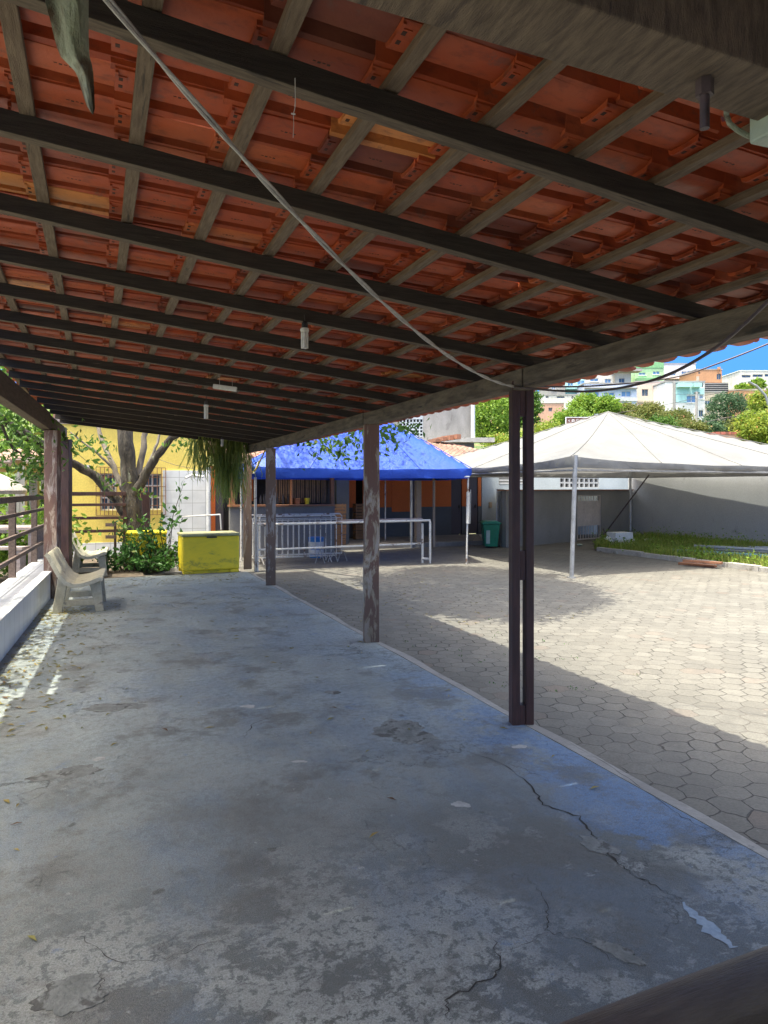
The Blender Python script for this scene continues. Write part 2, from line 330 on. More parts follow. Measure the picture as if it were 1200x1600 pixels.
def gridmat(name, c1, c2, joint, w, h, rot=-ANG, plane='u', rough=.5, off=.0, jw=.02):
    """square tiles or brick courses on a vertical (plane='u') or horizontal (plane='z') face"""
    m, nt, b = newmat(name); v = coords(nt, rot); s = nd(nt, 'SeparateXYZ', None, {0: v})
    cb = nd(nt, 'CombineXYZ', None, {0: s.outputs[0], 1: s.outputs[2] if plane == 'u' else s.outputs[1], 2: 0.0})
    if plane == 'l': cb = nd(nt, 'CombineXYZ', None, {0: s.outputs[1], 1: s.outputs[2], 2: 0.0})
    br = nd(nt, 'TexBrick', {'offset': off}, {'Vector': cb.outputs[0], 'Color1': c1, 'Color2': c2, 'Mortar': joint, 'Scale': 1.0, 'Mortar Size': jw*w, 'Brick Width': w, 'Row Height': h})
    n_ = noi(nt, v, 3, 7, .65); col = mixc(nt, mth(nt, 'MULTIPLY', rng(nt, n_, .45, .75), .35), br.outputs[0], tuple(x*.45 for x in c1))
    finish(nt, b, col, rough, br.outputs[1], -.3, .004); return m
LA = math.atan2(.36, 1.0)                         # direction of the left edge of the shed
M['whitetile'] = gridmat('white_wall_tiles', (.72, .73, .74), (.66, .67, .68), (.38, .38, .38), .33, .33, -ANG, 'u', .35)
M['planter'] = gridmat('white_planter_panels', (.66, .66, .67), (.60, .61, .62), (.33, .33, .33), .30, .60, -LA, 'l', .35)
M['plantertop'] = gridmat('white_planter_top_tiles', (.66, .66, .66), (.58, .59, .6), (.33, .33, .33), .30, .30, -LA, 'z', .45)
def wall(name, c, k=.82, dirt=(.2, .19, .17), t=.64, sc=1.2):
    return noisy(name, c, tuple(x*k for x in c), sc, .85, .25, (1, 1, .7), 0, tuple(a_*.55+b_*.45*.6 for a_, b_ in zip(c, dirt)), 1.7, t, fine=40)
M['yellow'] = wall('yellow_wall_paint', (.86, .66, .15), .92)
M['orange'] = wall('orange_wall_paint', (.78, .19, .045), .88)
M['dgrey'] = wall('dark_grey_wall_paint', (.13, .14, .155), .8)
M['dpurple'] = wall('dark_door_paint', (.12, .105, .125), .8)
M['bgrey'] = wall('blue_grey_wall_paint', (.42, .47, .50), .88)
M['teal'] = wall('pale_teal_wall_paint', (.40, .50, .50), .88)
M['annex'] = wall('grey_annex_render', (.255, .25, .24), .82, (.15, .15, .15), .6)
M['bwall'] = wall('boundary_wall_render', (.43, .445, .46), .88, (.3, .3, .3), .62, .8)
M['concrete'] = noisy('raw_concrete', (.20, .195, .185), (.30, .29, .275), 2, .9, .4, (1, 1, .4), 0, (.16, .15, .14), 1.5, .6, fine=30)
M['coping'] = noisy('terracotta_coping', (.36, .16, .09), (.22, .12, .08), 3, .85, .4)
M['beige'] = wall('beige_pillar_paint', (.42, .34, .27), .85)
M['white'] = noisy('white_painted_metal', (.62, .61, .58), (.72, .71, .69), 5, .45, .2, (1, 1, 1), 0, (.28, .2, .14), 7, .66)
M['greymetal'] = noisy('grey_metal', (.30, .30, .30), (.42, .42, .42), 5, .45, .1, metal=.5)
M['rustwhite'] = noisy('rusty_white_tube_paint', (.56, .54, .50), (.66, .65, .62), 6, .5, .3, (1, 1, 1), 0, (.2, .13, .09), 5, .56)
M['rust'] = noisy('rusty_window_bars', (.3, .13, .07), (.2, .09, .05), 8, .8)
M['door'] = noisy('pinkish_grey_door_paint', (.56, .50, .47), (.46, .41, .39), 2, .6, .2, (1, 1, 1), 0, (.10, .08, .08), 2.6, .64)
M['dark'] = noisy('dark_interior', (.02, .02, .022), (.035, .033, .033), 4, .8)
M['black'] = noisy('black_plastic', (.02, .02, .02), (.04, .04, .04), 6, .45)
M['soil'] = noisy('garden_soil', (.09, .065, .045), (.16, .125, .09), 4, .95, .8, c3=(.2, .17, .12), s3=6, t3=.58, bdist=.03)
M['earth'] = noisy('dry_earth', (.2, .16, .11), (.13, .14, .06), 2, .95, .6)
M['hillgrass'] = noisy('hill_scrub', (.07, .12, .025), (.16, .18, .05), .35, .95, .8, c3=(.28, .17, .1), s3=.12, t3=.56, bdist=.3, fine=4)
M['porch'] = noisy('porch_floor_concrete', (.17, .155, .145), (.25, .235, .22), 2, .8, .3)
M['bench'] = noisy('weathered_bench_concrete', (.44, .41, .31), (.54, .50, .38), 5, .8, .35, (1, 1, 1), 0, (.20, .19, .16), 4, .60)
M['wheelie'] = noisy('green_bin_plastic', (.015, .17, .09), (.02, .22, .12), 3, .4, .1, spec=.4)
M['bluep'] = noisy('blue_plastic', (.03, .19, .55), (.04, .24, .62), 5, .4, .1)
M['whitep'] = noisy('white_plastic', (.70, .71, .72), (.60, .61, .62), 5, .5, .1)
M['bulb'] = noisy('opal_lamp_glass', (.78, .78, .74), (.72, .72, .68), 8, .25, .05)
M['wire'] = noisy('pale_twisted_wire', (.50, .49, .47), (.36, .35, .34), 40, .5, .2, (1, 1, 1))
M['wiredark'] = noisy('dark_cable', (.06, .045, .05), (.10, .07, .075), 20, .5, .1)
M['cloth'] = noisy('faded_green_cloth', (.26, .31, .22), (.40, .42, .33), 9, .9, .9, (1, 1, .4), 0, (.16, .12, .08), 9, .52, fine=90)
M['crate'] = noisy('crate_wood', (.36, .19, .09), (.27, .14, .07), 6, .8, .3, (1, 1, 8))
M['bamboo'] = noisy('bamboo_slats', (.22, .13, .07), (.36, .24, .14), 7, .6, .3, (9, 9, 1))
M['wframe'] = noisy('varnished_bar_frame', (.34, .15, .07), (.25, .11, .05), 5, .5, .2)
M['paleweath'] = noisy('bleached_wood', (.38, .31, .29), (.27, .22, .20), 4, .85, .4, (1, 8, 8))
M['thatch'] = noisy('grey_straw_thatch', (.34, .30, .26), (.50, .46, .42), 14, .95, .9, (1, 1, .3))
M['oldtile'] = gridmat('old_roof_tiles', (.34, .20, .15), (.27, .15, .11), (.13, .08, .06), .22, .28, -ANG, 'z', .9, .0, .12)
M['redtile'] = gridmat('red_roof_tiles', (.42, .13, .10), (.36, .11, .08), (.18, .07, .05), .3, .35, -ANG, 'z', .9, .0, .12)
M['foam'] = noisy('white_foam', (.74, .75, .76), (.66, .67, .68), 4, .8, .2)
M['pipeblue'] = noisy('blue_pvc_pipe', (.12, .30, .36), (.16, .36, .42), 3, .5)
M['pipegrey'] = noisy('grey_pvc_pipe', (.34, .38, .41), (.28, .31, .34), 3, .5)
M['kerb'] = noisy('whitewashed_kerb', (.46, .44, .40), (.34, .32, .29), 3, .9, .4, c3=(.2, .18, .15), s3=4, t3=.56)
M['cardboard'] = noisy('cardboard', (.46, .36, .25), (.38, .29, .2), 4, .9)
M['bark'] = noisy('tree_bark', (.028, .022, .018), (.10, .082, .062), 9, .95, 1.0, (1, 1, .3), 0, (.24, .24, .17), 6, .60, bdist=.06, fine=22)
M['barkpale'] = noisy('pale_branch_bark', (.14, .115, .09), (.24, .205, .165), 6, .95, .8, (1, 1, .4), 0, (.32, .30, .25), 4, .6, bdist=.02)
M['leaf'] = leafmat('tree_leaves', (.035, .085, .015), (.13, .24, .04), (.3, .3, .06))
M['leafshade'] = leafmat('outer_tree_leaves', (.03, .07, .012), (.09, .17, .03), None, .12)
M['leafdark'] = leafmat('bush_leaves', (.03, .09, .02), (.10, .23, .05), (.16, .2, .05), .25)
M['leafbright'] = leafmat('sunlit_leaves', (.10, .20, .025), (.26, .38, .05), (.42, .42, .08), .45)  # brighter green leaf colour for shrubs, weeds and hill trees
M['leafyel'] = leafmat('yellow_green_leaves', (.14, .23, .03), (.36, .40, .06), (.5, .3, .08), .45)
M['leafolive'] = leafmat('olive_scrub_leaves', (.10, .13, .03), (.24, .24, .07), (.42, .22, .12), .4)
M['leafgrey'] = leafmat('grey_green_leaves', (.035, .08, .035), (.10, .17, .08), None, .3)
M['strand'] = leafmat('hanging_cactus_strands', (.14, .20, .045), (.34, .40, .11), None, .4)
M['grass'] = leafmat('grass_blades', (.12, .19, .035), (.36, .39, .09), (.48, .40, .2), .4)
M['litter'] = leafmat('fallen_leaves', (.30, .22, .06), (.16, .17, .045), (.12, .07, .04), .1)
m, nt, b = newmat('scuffed_yellow_panel'); v = coords(nt)
n1 = noi(nt, coords(nt, 0, (1, 1, 2.2)), 3.2, 12, .72, .6); n2 = noi(nt, v, 24, 8, .7)
zz = nd(nt, 'SeparateXYZ', None, {0: v}).outputs[2]
scf = mth(nt, 'MULTIPLY', rng(nt, mth(nt, 'ADD', n1, rng(nt, zz, .75, .2, -.09, .07)), .56, .66), rng(nt, n2, .38, .6))
col = mixc(nt, rng(nt, n1, .3, .6), (.92, .69, .03), (.78, .60, .03)); col = mixc(nt, mth(nt, 'MULTIPLY', scf, .7), col, (.16, .15, .05))
finish(nt, b, col, .5, n2, .2, .004); M['freezer'] = m
def tarp(name, c1, c2, tr=.12):
    m, nt, b = newmat(name); v = coords(nt); n_ = noi(nt, v, 1.1, 5, .55, .5); col = mixc(nt, rng(nt, n_, .35, .65), c1, c2)
    finish(nt, b, col, .55, noi(nt, v, 3.0, 5, .55, 1.2), .5, .06)
    t_ = nd(nt, 'BsdfTranslucent', None, {'Color': col}); mx = nd(nt, 'MixShader', None, {0: tr, 1: b.outputs[0], 2: t_.outputs[0]})
    nt.links.new(mx.outputs[0], nt.nodes['Material Output'].inputs[0]); return m
M['bluetarp'] = tarp('blue_tarpaulin', (.014, .07, .47), (.02, .09, .56), .12)
M['whitetarp'] = tarp('white_tarpaulin', (.25, .247, .237), (.205, .20, .192), .25)
def flat(name, c, rough=.8): return noisy(name, c, tuple(x*.85 for x in c), .6, rough, .15, (1, 1, .5), 0, tuple(x*.6 for x in c), .5, .64, fine=5, bdist=.05)
for k_, c_ in dict(h_green=(.42, .62, .34), h_greend=(.2, .42, .2), h_peach=(.72, .56, .46), h_white=(.72, .71, .68), h_lblue=(.56, .62, .72), h_aqua=(.42, .68, .66), h_lilac=(.66, .64, .68), h_brick=(.52, .27, .14), h_salmon=(.58, .34, .24), h_cream=(.66, .63, .56), h_grey=(.34, .32, .30), h_dark=(.07, .07, .075), h_tan=(.55, .47, .36)).items(): M[k_] = flat(k_.replace('h_', 'house_paint_'), c_)
m, nt, b = newmat('window_glass'); finish(nt, b, mixc(nt, noi(nt, coords(nt), .9, 2), (.03, .05, .08), (.10, .16, .24)), .12, spec=.6); M['glass'] = m
m, nt, b = newmat('blue_window_glass'); finish(nt, b, mixc(nt, noi(nt, coords(nt), .9, 2), (.10, .2, .36), (.2, .33, .5)), .15, spec=.6); M['bglass'] = m
M['sign'] = flat('brown_sign_board', (.20, .09, .07)); M['signwhite'] = flat('white_sign_lettering', (.75, .75, .75))

# =================================================================== SETTING
def NL(u): return -1.2625+.053*u                  # inner face of the planter, left edge of the floor
o = MB().prism([(-400, -40), (400, -40), (400, 34), (-400, 34)], -.9, -.14).build('ground', M['earth']); struct(o)
pv = [S(2.90, -8, 0), S(2.90, 13.9, 0), S(.9, 14.6, 0), S(.9, 22, 0), S(19, 22, 0), S(19, -8, 0)]
o = MB().prism([(p_.x, p_.y) for p_ in pv], -.5, ZC).build('courtyard_paving', M['paver']); struct(o)
U1 = 13.95
mb = MB(); k1 = S(2.93, -2, 0); k2 = S(2.93, U1, 0)
mb.prism([tuple(S(NL(-2)-.3, -2, 0))[:2], tuple(S(2.84, -2, 0))[:2], tuple(S(2.84, U1, 0))[:2], tuple(S(NL(U1)-.3, U1, 0))[:2]], -.4, 0)
slab = mb.build('concrete_floor', M['slab']); struct(slab)
M['kerbstrip'] = noisy('mortar_edge_strip', (.26, .245, .225), (.36, .345, .32), 3, .9, .5, c3=(.15, .15, .16), s3=3, t3=.6, fine=30)
mb = MB(); us = np.arange(-2, U1+.01, .25); vs = []
for u_ in us:
    w = .015*math.sin(u_*2.3)+.012*math.sin(u_*5.1+1)
    vs += [S(2.845, u_, -.2), S(2.842+w*.3, u_, .003), S(2.925+w, u_, -.004), S(2.965+w*1.4, u_, -.3)]
fs = []
for i in range(len(us)-1):
    for j in range(3): fs.append((4*i+j, 4*i+j+1, 4*i+j+5, 4*i+j+4))
mb.add(vs, fs); mb.build('floor_edge_strip', M['kerbstrip'], slab)
# mortar patches and cracks of the slab (real, low relief)
M['mortar'] = noisy('mortar_patch', (.15, .158, .152), (.27, .282, .272), 9, .9, .8, c3=(.10, .10, .095), s3=9, t3=.52, fine=60)
M['chip'] = noisy('white_splash', (.34, .34, .33), (.48, .48, .47), 9, .9, .3)
M['crack'] = noisy('crack_shadow', (.025, .022, .02), (.04, .035, .03), 9, .95)
M['palepaint'] = noisy('pale_blue_paint_patch', (.24, .33, .45), (.32, .40, .50), 9, .8, .4, c3=(.2, .2, .2), s3=8, t3=.56)
def blob(px, py, rw, rd, mat, ang=0.0, h=.004, seed=0):
    rr = random.Random(seed*13+5); c = G(px, py); n_ = 64; ph = [rr.uniform(0, 6.28) for _ in range(5)]
    pts = []
    for k in range(n_):
        t = 2*math.pi*k/n_; r = 1+.16*math.sin(2*t+ph[0])+.12*math.sin(3*t+ph[1])+.08*math.sin(5*t+ph[2])+.06*math.sin(8*t+ph[3])+.05*math.sin(13*t+ph[4])+.04*math.sin(21*t+ph[0])
        x, y = rw*r*math.cos(t), rd*r*math.sin(t); pts.append((c.x+x*math.cos(ang)-y*math.sin(ang), c.y+x*math.sin(ang)+y*math.cos(ang)))
    MB().prism(pts, -.01, h).build('mortar_patch', mat, slab)
for i, (px, py, rw, rd, mm, a_) in enumerate([(630, 1143, .20, .22, 'mortar', .2), (105, 1208, .17, .10, 'mortar', .3), (178, 1105, .22, .10, 'mortar', 0),
        (720, 1257, .045, .035, 'chip', 0), (812, 1167, .05, .03, 'chip', 0), (155, 1186, .035, .03, 'chip', 0), (388, 1104, .05, .04, 'chip', .3),
        (520, 1082, .06, .05, 'mortar', 0), (468, 1190, .04, .02, 'chip', 0), (967, 1488, .09, .035, 'mortar', -.6), (110, 1555, .12, .08, 'mortar', .3), (935, 1322, .055, .1, 'mortar', .5)]):
    blob(px, py, rw, rd, M[mm], a_, .0010+.0002*i, i)
def crack(pts, w0, w1, mat, seed=1, sub=7, name='crack'):
    rr = random.Random(seed); P3 = [G(*p_) for p_ in pts]; Q = []
    for a_, b_ in zip(P3[:-1], P3[1:]):
        for k in range(sub): Q.append(a_.lerp(b_, k/sub))
    Q.append(P3[-1]); n_ = len(Q); vs = []; fs = []
    for i, q in enumerate(Q):
        t = (Q[min(i+1, n_-1)]-Q[max(0, i-1)]).normalized(); s_ = Vector((-t.y, t.x, 0))
        q = q+s_*rr.uniform(-1, 1)*.012; w = rr.uniform(w0, w1)*min(1, 3*i/n_+.15, 3*(n_-1-i)/n_+.15)
        vs += [q+s_*w+VZ*.0022, q-s_*w*rr.uniform(.4, 1)+VZ*.0022]
    for i in range(n_-1): fs.append((2*i+1, 2*i, 2*i+2, 2*i+3))
    return MB().add(vs, fs).build(name, mat, slab)
crack([(700, 1165), (790, 1195), (835, 1235), (848, 1258), (905, 1276), (930, 1310), (955, 1340), (985, 1365), (1030, 1388), (1066, 1408)], .0015, .008, M['crack'], 2)
crack([(820, 1365), (850, 1400), (856, 1430), (850, 1455), (880, 1462), (930, 1478), (955, 1500), (1000, 1512)], .0006, .0028, M['crack'], 3)
crack([(770, 1460), (780, 1510), (765, 1530), (700, 1560), (698, 1590)], .0015, .006, M['crack'], 4)
crack([(780, 1495), (830, 1470), (860, 1458)], .0004, .0015, M['crack'], 5)
crack([(70, 1470), (130, 1465), (180, 1505), (260, 1497), (330, 1475), (420, 1455)], .0004, .002, M['crack'], 6)
crack([(100, 1600), (125, 1570), (158, 1545), (160, 1522), (145, 1512)], .0005, .0022, M['crack'], 7)
crack([(845, 1135), (960, 1200), (1050, 1268), (1110, 1300), (1160, 1330)], .0006, .0035, M['crack'], 8)
crack([(345, 925), (380, 935), (392, 938)], .002, .006, M['crack'], 9)
crack([(250, 1023), (330, 1010), (420, 1013)], .0005, .003, M['crack'], 10)
crack([(380, 1155), (395, 1130), (430, 1120)], .001, .004, M['crack'], 11)
crack([(1068, 1410), (1085, 1432), (1110, 1450), (1128, 1470), (1150, 1482)], .02, .042, M['palepaint'], 12, 4, 'paint_patch')
# planting bed under the tree
bed = [S(-3.6, U1, 0), S(.88, U1, 0), S(.88, 18.3, 0), S(-3.6, 18.3, 0)]
o = MB().prism([(p_.x, p_.y) for p_ in bed], -.5, -.02).build('soil_bed', M['soil']); struct(o)
o = MB().fb(5.95, 12.6, 18.59, 21.3, -.3, .06).build('porch_platform', M['porch']); struct(o)
bedg = [S(13.15, 6, 0), S(13.15, 15.7, 0), S(16.4, 18.8, 0), S(18.3, 19.6, 0), S(18.3, 6, 0)]
o = MB().prism([(p_.x, p_.y) for p_ in bedg], -.4, -.03).build('verge_soil', M['soil']); struct(o)
# hillside
def HZ(x, y):
    if y < 30: return -.14
    t = y-30; z = .175*t*min(1, t/22)
    z += 1.1*mnoise.noise(Vector((x*.03, y*.03, 0)))*min(1, t/15)
    if y > 150: z -= (y-150)*.17
    return z
xs = np.arange(-150, 160, 5.0); ys = np.arange(30, 260, 5.0); vs = [(x, y, HZ(x, y)) for y in ys for x in xs]; nx = len(xs)
fs = [(j*nx+i, j*nx+i+1, (j+1)*nx+i+1, (j+1)*nx+i) for j in range(len(ys)-1) for i in range(nx-1)]
o = MB().add(vs, fs).build('hillside', M['hillgrass'], None, 'all'); struct(o)

# =================================================================== SHED
def warp(mb, p0, p1, w, h, n_=9, amp=.006, up=VZ, sag=0.0):
    p0, p1 = Vector(p0), Vector(p1); t = (p1-p0).normalized(); sd = t.cross(Vector(up)).normalized(); u_ = sd.cross(t); vs = []; a1, a2 = random.uniform(0, 6), random.uniform(0, 6)
    for k in range(n_+1):
        f = k/n_; c = p0.lerp(p1, f)+sd*amp*math.sin(f*5+a1)+u_*(amp*.7*math.sin(f*7+a2)-sag*4*f*(1-f)); ww = w*random.uniform(.95, 1.04)/2; hh = h*random.uniform(.96, 1.03)/2
        vs += [c-sd*ww-u_*hh, c+sd*ww-u_*hh, c+sd*ww+u_*hh, c-sd*ww+u_*hh]
    fs = [(4*k+q, 4*k+(q+1) % 4, 4*k+4+(q+1) % 4, 4*k+4+q) for k in range(n_) for q in range(4)]+[(3, 2, 1, 0), (4*n_, 4*n_+1, 4*n_+2, 4*n_+3)]
    return mb.add(vs, fs)
RH = .075
shed = thing('open_shed', 'long open-sided shed with terracotta tile roof on dark timber rafters over the concrete floor', 'shed', S(1, 6.5, 0))
RU = [1.81+.74*k for k in range(-4, 17)]          # rafter positions along the shed
for i, u_ in enumerate(RU):
    j = random.uniform(-.012, .012); a_ = NL(u_)-.06; b_ = 2.96; w = .05
    p0 = S(a_, u_+j, zraf(a_)+RH/2); p1 = S(b_, u_-j, zraf(b_)+RH/2)
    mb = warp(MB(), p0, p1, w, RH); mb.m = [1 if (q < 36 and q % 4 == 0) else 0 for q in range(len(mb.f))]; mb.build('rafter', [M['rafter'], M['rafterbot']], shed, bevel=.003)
NK = [.125+.327*k for k in range(-4, 12)]
ULO, UHI = -1.9, 13.95
for N_ in NK:
    ulo = max(ULO, -1e9); uhi = UHI
    # the roof's left edge runs slightly askew
    lim = (N_+.16+1.2625)/.053
    if lim < ULO+.3 or N_ > 3.2: continue
    uhi = min(UHI, lim)
    warp(MB(), S(N_, ULO, zraf(N_)+RH+.016), S(N_, uhi, zraf(N_)+RH+.016), .047, .03, 30, .005).build('batten', M['batten'], shed, bevel=.002)
# tiles
TW = .2035; L_ = .385
prof = [(0, .004), (.008, 0), (.03, -.003), (.06, -.0045), (.09, -.003), (.116, 0), (.121, .012), (.127, .095), (.138, .112), (.170, .112), (.182, .095), (.192, .012), (.2125, .004)]
prof = [(a_, z) for a_, z in prof]; th = .013
nP = len(prof)
def tile_template():
    vs = []; fs = []
    for xe in (0.0, L_):
        for a_, z in prof: vs.append((xe, a_, z))
        for a_, z in prof: vs.append((xe, a_, z+th))
    q = 2*nP
    for i in range(nP-1):
        fs.append((i, i+1, q+i+1, q+i)); fs.append((nP+i, q+nP+i, q+nP+i+1, nP+i+1))
        fs.append((i, nP+i, nP+i+1, i+1)); fs.append((q+i, q+i+1, q+nP+i+1, q+nP+i))
    fs.append((0, q, q+nP, nP)); fs.append((nP-1, 2*nP-1, q+2*nP-1, q+nP-1))
    return np.array(vs), fs
TV, TF = tile_template()
def boxv(x0, x1, y0, y1, z0, z1):
    return np.array([(x, y, z) for z in (z0, z1) for y in (y0, y1) for x in (x0, x1)]), [(0, 2, 3, 1), (4, 5, 7, 6), (0, 1, 5, 4), (2, 6, 7, 3), (0, 4, 6, 2), (1, 3, 7, 5)]
ext = []
for y in (.036, .074): ext.append(boxv(.010, .022, y-.008, y+.008, -.0068, .002)+(1,))
ext.append(boxv(.004, .034, .022, .090, -.0058, .002)+(0,))
ext.append(boxv(0, .009, .004, .104, -.006, .004)+(0,))    # head lip
stampq = [boxv(.17+k*.014, .17+k*.014+.009, .058, .0610+.004*(k % 2), -.0052, .001)+(1,) for k in range(4)]
aV = []; aF = []; aM = []; aT = []; off = 0
for k, N_ in enumerate(NK[:-1]):
    uu = ULO
    while uu < UHI-.1:
        if N_+.30 > NL(uu)+.07:
            hN = N_-.068; tint = min(1, max(0, random.gauss(.45, .19)));
            if random.random() < .02: tint = 1.0
            if random.random() < .05: tint = random.uniform(0, .1)
            z0 = zraf(hN)+RH+.033; slope = (-.10*.327+.019)/.327
            yaw = random.gauss(0, .013); dN = random.gauss(0, .008); du = random.gauss(0, .003); dz = random.uniform(0, .006)
            parts = [(TV, TF, 0)]+ext+(stampq if random.random() < .55 else [])
            for V_, F_, mi in parts:
                x = V_[:, 0]+dN; y = V_[:, 1]+yaw*V_[:, 0]; z = V_[:, 2]
                Nn_ = hN+x; U_ = uu+du+y; Z_ = z0+z+slope*x+dz
                W_ = np.stack([CN*Nn_-CD*U_, CD*Nn_+CN*U_, Z_], 1)
                aV.append(W_); aF += [tuple(off+i for i in f) for f in F_]; aM += [mi]*len(F_); aT += [tint]*len(F_); off += len(V_)
        uu += TW
mb = MB(); mb.v = np.concatenate(aV); mb.f = aF; mb.m = aM
mb.build('tile_covering', [M['tile'], M['stamp']], shed, smooth=True, tint=aT)
# beams
eb = MB()
for u0, u1 in ((-2, 4.05), (4.06, 7.15), (7.16, 11.55), (11.56, 14.0)): warp(eb, S(2.815, u0, 2.475), S(2.815, u1, 2.475), .11, .14, 8, .004)
eb.build('eave_beam', M['eavebeam'], shed, bevel=.005)
mb = MB(); Ld = Vector((-.36, 1, 0)).normalized(); Ln = Vector((Ld.y, -Ld.x, 0))
def LP(Y, off=0.0, z=0.0): return Vector((-1.34-.36*Y, Y, z))+Ln*off      # point on the left line
mb.beam(LP(-1.5, -.07, 2.74), LP(10.62, -.07, 2.74), .13, .26); mb.beam(LP(10.63, -.07, 2.72), LP(13.1, -.07, 2.72), .125, .24)
mb.build('side_beam', M['leftbeam'], shed, bevel=.005)
tb = MB().fb(-1.15, 2.75, .862, .995, 2.45, 2.66).build('tie_beam', M['tiebeam'], shed, bevel=.004)
o = MB().fb(-1.6, 4.2, -1.75, -1.55, -.4, 3.1).build('rear_wall', M['concrete']); struct(o)  # unseen wall behind the camera, added to darken the near beams and floor
# posts
def post(c, w, d_, z0, z1, mat, rot=ANG, lab=None, bev=.006):
    x = Vector((math.cos(rot), math.sin(rot), 0)); y = Vector((-math.sin(rot), math.cos(rot), 0)); c = Vector(c)
    n_ = 7; mb = MB(); vs = []; fs = []
    for k in range(n_):
        z = z0+(z1-z0)*k/(n_-1); jx = random.uniform(-.004, .004) if 0 < k < n_-1 else 0
        for a_, b_ in ((-1, -1), (1, -1), (1, 1), (-1, 1)): vs.append(Vector((c.x, c.y, z))+x*(a_*w/2+jx)+y*b_*d_/2)
    for k in range(n_-1):
        for q in range(4): fs.append((4*k+q, 4*k+(q+1) % 4, 4*k+4+(q+1) % 4, 4*k+4+q))
    fs += [(3, 2, 1, 0), (4*n_-4, 4*n_-3, 4*n_-2, 4*n_-1)]
    mb.add(vs, fs); o = mb.build('post', mat, shed, bevel=bev)
    if lab: o['label'] = lab
    return o
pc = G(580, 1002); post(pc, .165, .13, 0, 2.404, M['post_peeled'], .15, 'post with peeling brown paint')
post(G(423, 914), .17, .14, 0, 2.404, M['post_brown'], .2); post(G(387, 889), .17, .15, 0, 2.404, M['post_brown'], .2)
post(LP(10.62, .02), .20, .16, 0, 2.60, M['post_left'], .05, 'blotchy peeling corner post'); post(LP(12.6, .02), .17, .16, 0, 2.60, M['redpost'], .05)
# twin post
c = G(814.5, 1130); mb = MB(); ex = Vector((math.cos(.12), math.sin(.12), 0)); ey = Vector((-math.sin(.12), math.cos(.12), 0))
for s_ in (-1, 1): mb.obox(c+ex*s_*.0515+VZ*1.235, ex*.029, ey*.045, VZ*1.235)
for z0, z1 in ((0, .14), (1.0+.04, 1.25), (2.22, 2.47)): mb.obox(c+VZ*(z0+z1)/2, ex*.0222, ey*.038, VZ*((z1-z0)/2))
o = mb.build('post', M['redpost'], shed, bevel=.004); o['label'] = 'dark red twin-plank post with open slots'
# bolt and conduit on the tie beam, end of a purlin
b0 = S(1.03, .93, 2.45); mb = MB().tube([b0, b0-VZ*.09], .0085, 10); mb.tube([b0-VZ*.0, b0-VZ*.03], .016, 6)
mb.build('hanging_bolt', M['wiredark'], shed, True)
pos = P(1135, 180, 1.40); q0 = P(1136, 160, 1.36)
mb = MB().tube([q0, pos, P(1140, 193, 1.42), P(1152, 203, 1.43), P(1168, 212, 1.44), P(1185, 217, 1.45), P(1225, 216, 1.46)], .0055, 8)
o = mb.build('cable_tail', M['cloth'], None, True); tag(o, 'short pale cable curving from the near cross-beam to a pale green box', 'cable')
o = MB().obox(P(1212, 185, 1.40), (.034, .012, 0), (-.012, .03, 0), (0, 0, .045)).build('junction_box', M['cloth'], None, bevel=.006)
M['mint'] = noisy('mint_plastic', (.42, .50, .42), (.36, .44, .37), 6, .5); o.data.materials[0] = M['mint']; tag(o, 'pale green electrical junction box at the right end of the near cross-beam', 'junction box')
# handrail in the foreground
hr = thing('handrail', 'dark rounded timber handrail crossing the bottom right corner', 'handrail', S(.75, .78, 0))
ang_h = .39
h0 = P(700, 1652, .78); h1 = P(1330, 1416, 1.055)
h0.z = h1.z = .985
MB().tube([h0, h0.lerp(h1, .5)+VZ*.002, h1], .042, 28).build('top_rail', M['handrail'], hr, True)
MB().beam(h0-VZ*.075+VD*-.02, h1-VZ*.075+VD*-.02, .05, .06).build('lower_rail', M['handrail'], hr, bevel=.004)
MB().beam(h0-VZ*.52, h1-VZ*.52, .03, .78).build('board_panel', M['handrail'], hr)

# =================================================================== LEFT EDGE
o = MB().prism([tuple(LP(-1, 0))[:2], tuple(LP(14.2, 0))[:2], tuple(LP(14.2, -.44))[:2], tuple(LP(-1, -.44))[:2]], -.3, .395)
pl = thing('planter_wall', 'low white panelled wall along the left edge of the floor below the timber railing', 'low wall', LP(6.5, -.22, 0))
o.build('wall_body', M['planter'], pl); MB().prism([tuple(LP(-1, .015))[:2], tuple(LP(14.2, .015))[:2], tuple(LP(14.2, -.46))[:2], tuple(LP(-1, -.46))[:2]], .396, .425).build('top_tiles', M['plantertop'], pl, bevel=.004)
rl = thing('timber_railing', 'brown four-bar timber railing standing on the white panelled wall', 'railing', LP(8, -.40, .425))
for z, h in ((1.545, .085), (1.325, .05), (1.02, .055), (.72, .055)):
    MB().beam(LP(1, -.355, z), LP(13.7, -.355, z), .04, h).build('rail', M['rail'], rl, bevel=.004)
for Y in (3.6, 5.7, 7.8, 9.92, 12.0, 13.75):
    MB().beam(LP(Y, -.42, .425), LP(Y, -.42, 1.56), .09, .09, Ld).build('post', M['rail'], rl, bevel=.004)
r2 = thing('slat_railing', 'dark brown slatted railing in front of the yellow wall, between bench and tree', 'railing', S(-1.2, 13.95, 0))
uB = 16.3
for z, h in ((1.58, .085), (1.34, .06), (1.05, .065), (.76, .065)):
    MB().fb(-.62, .62, uB-.02, uB+.02, z-h/2, z+h/2).build('rail', M['redpost'], r2, bevel=.003)
for N_ in (-.60, .60): MB().fb(N_-.045, N_+.045, uB+.021, uB+.1, -.02, 1.63).build('post', M['redpost'], r2, bevel=.003)
r3 = thing('slat_railing', 'short broken picket with two stub slats left of the tree trunk', 'railing', S(.2, 15.1, 0))
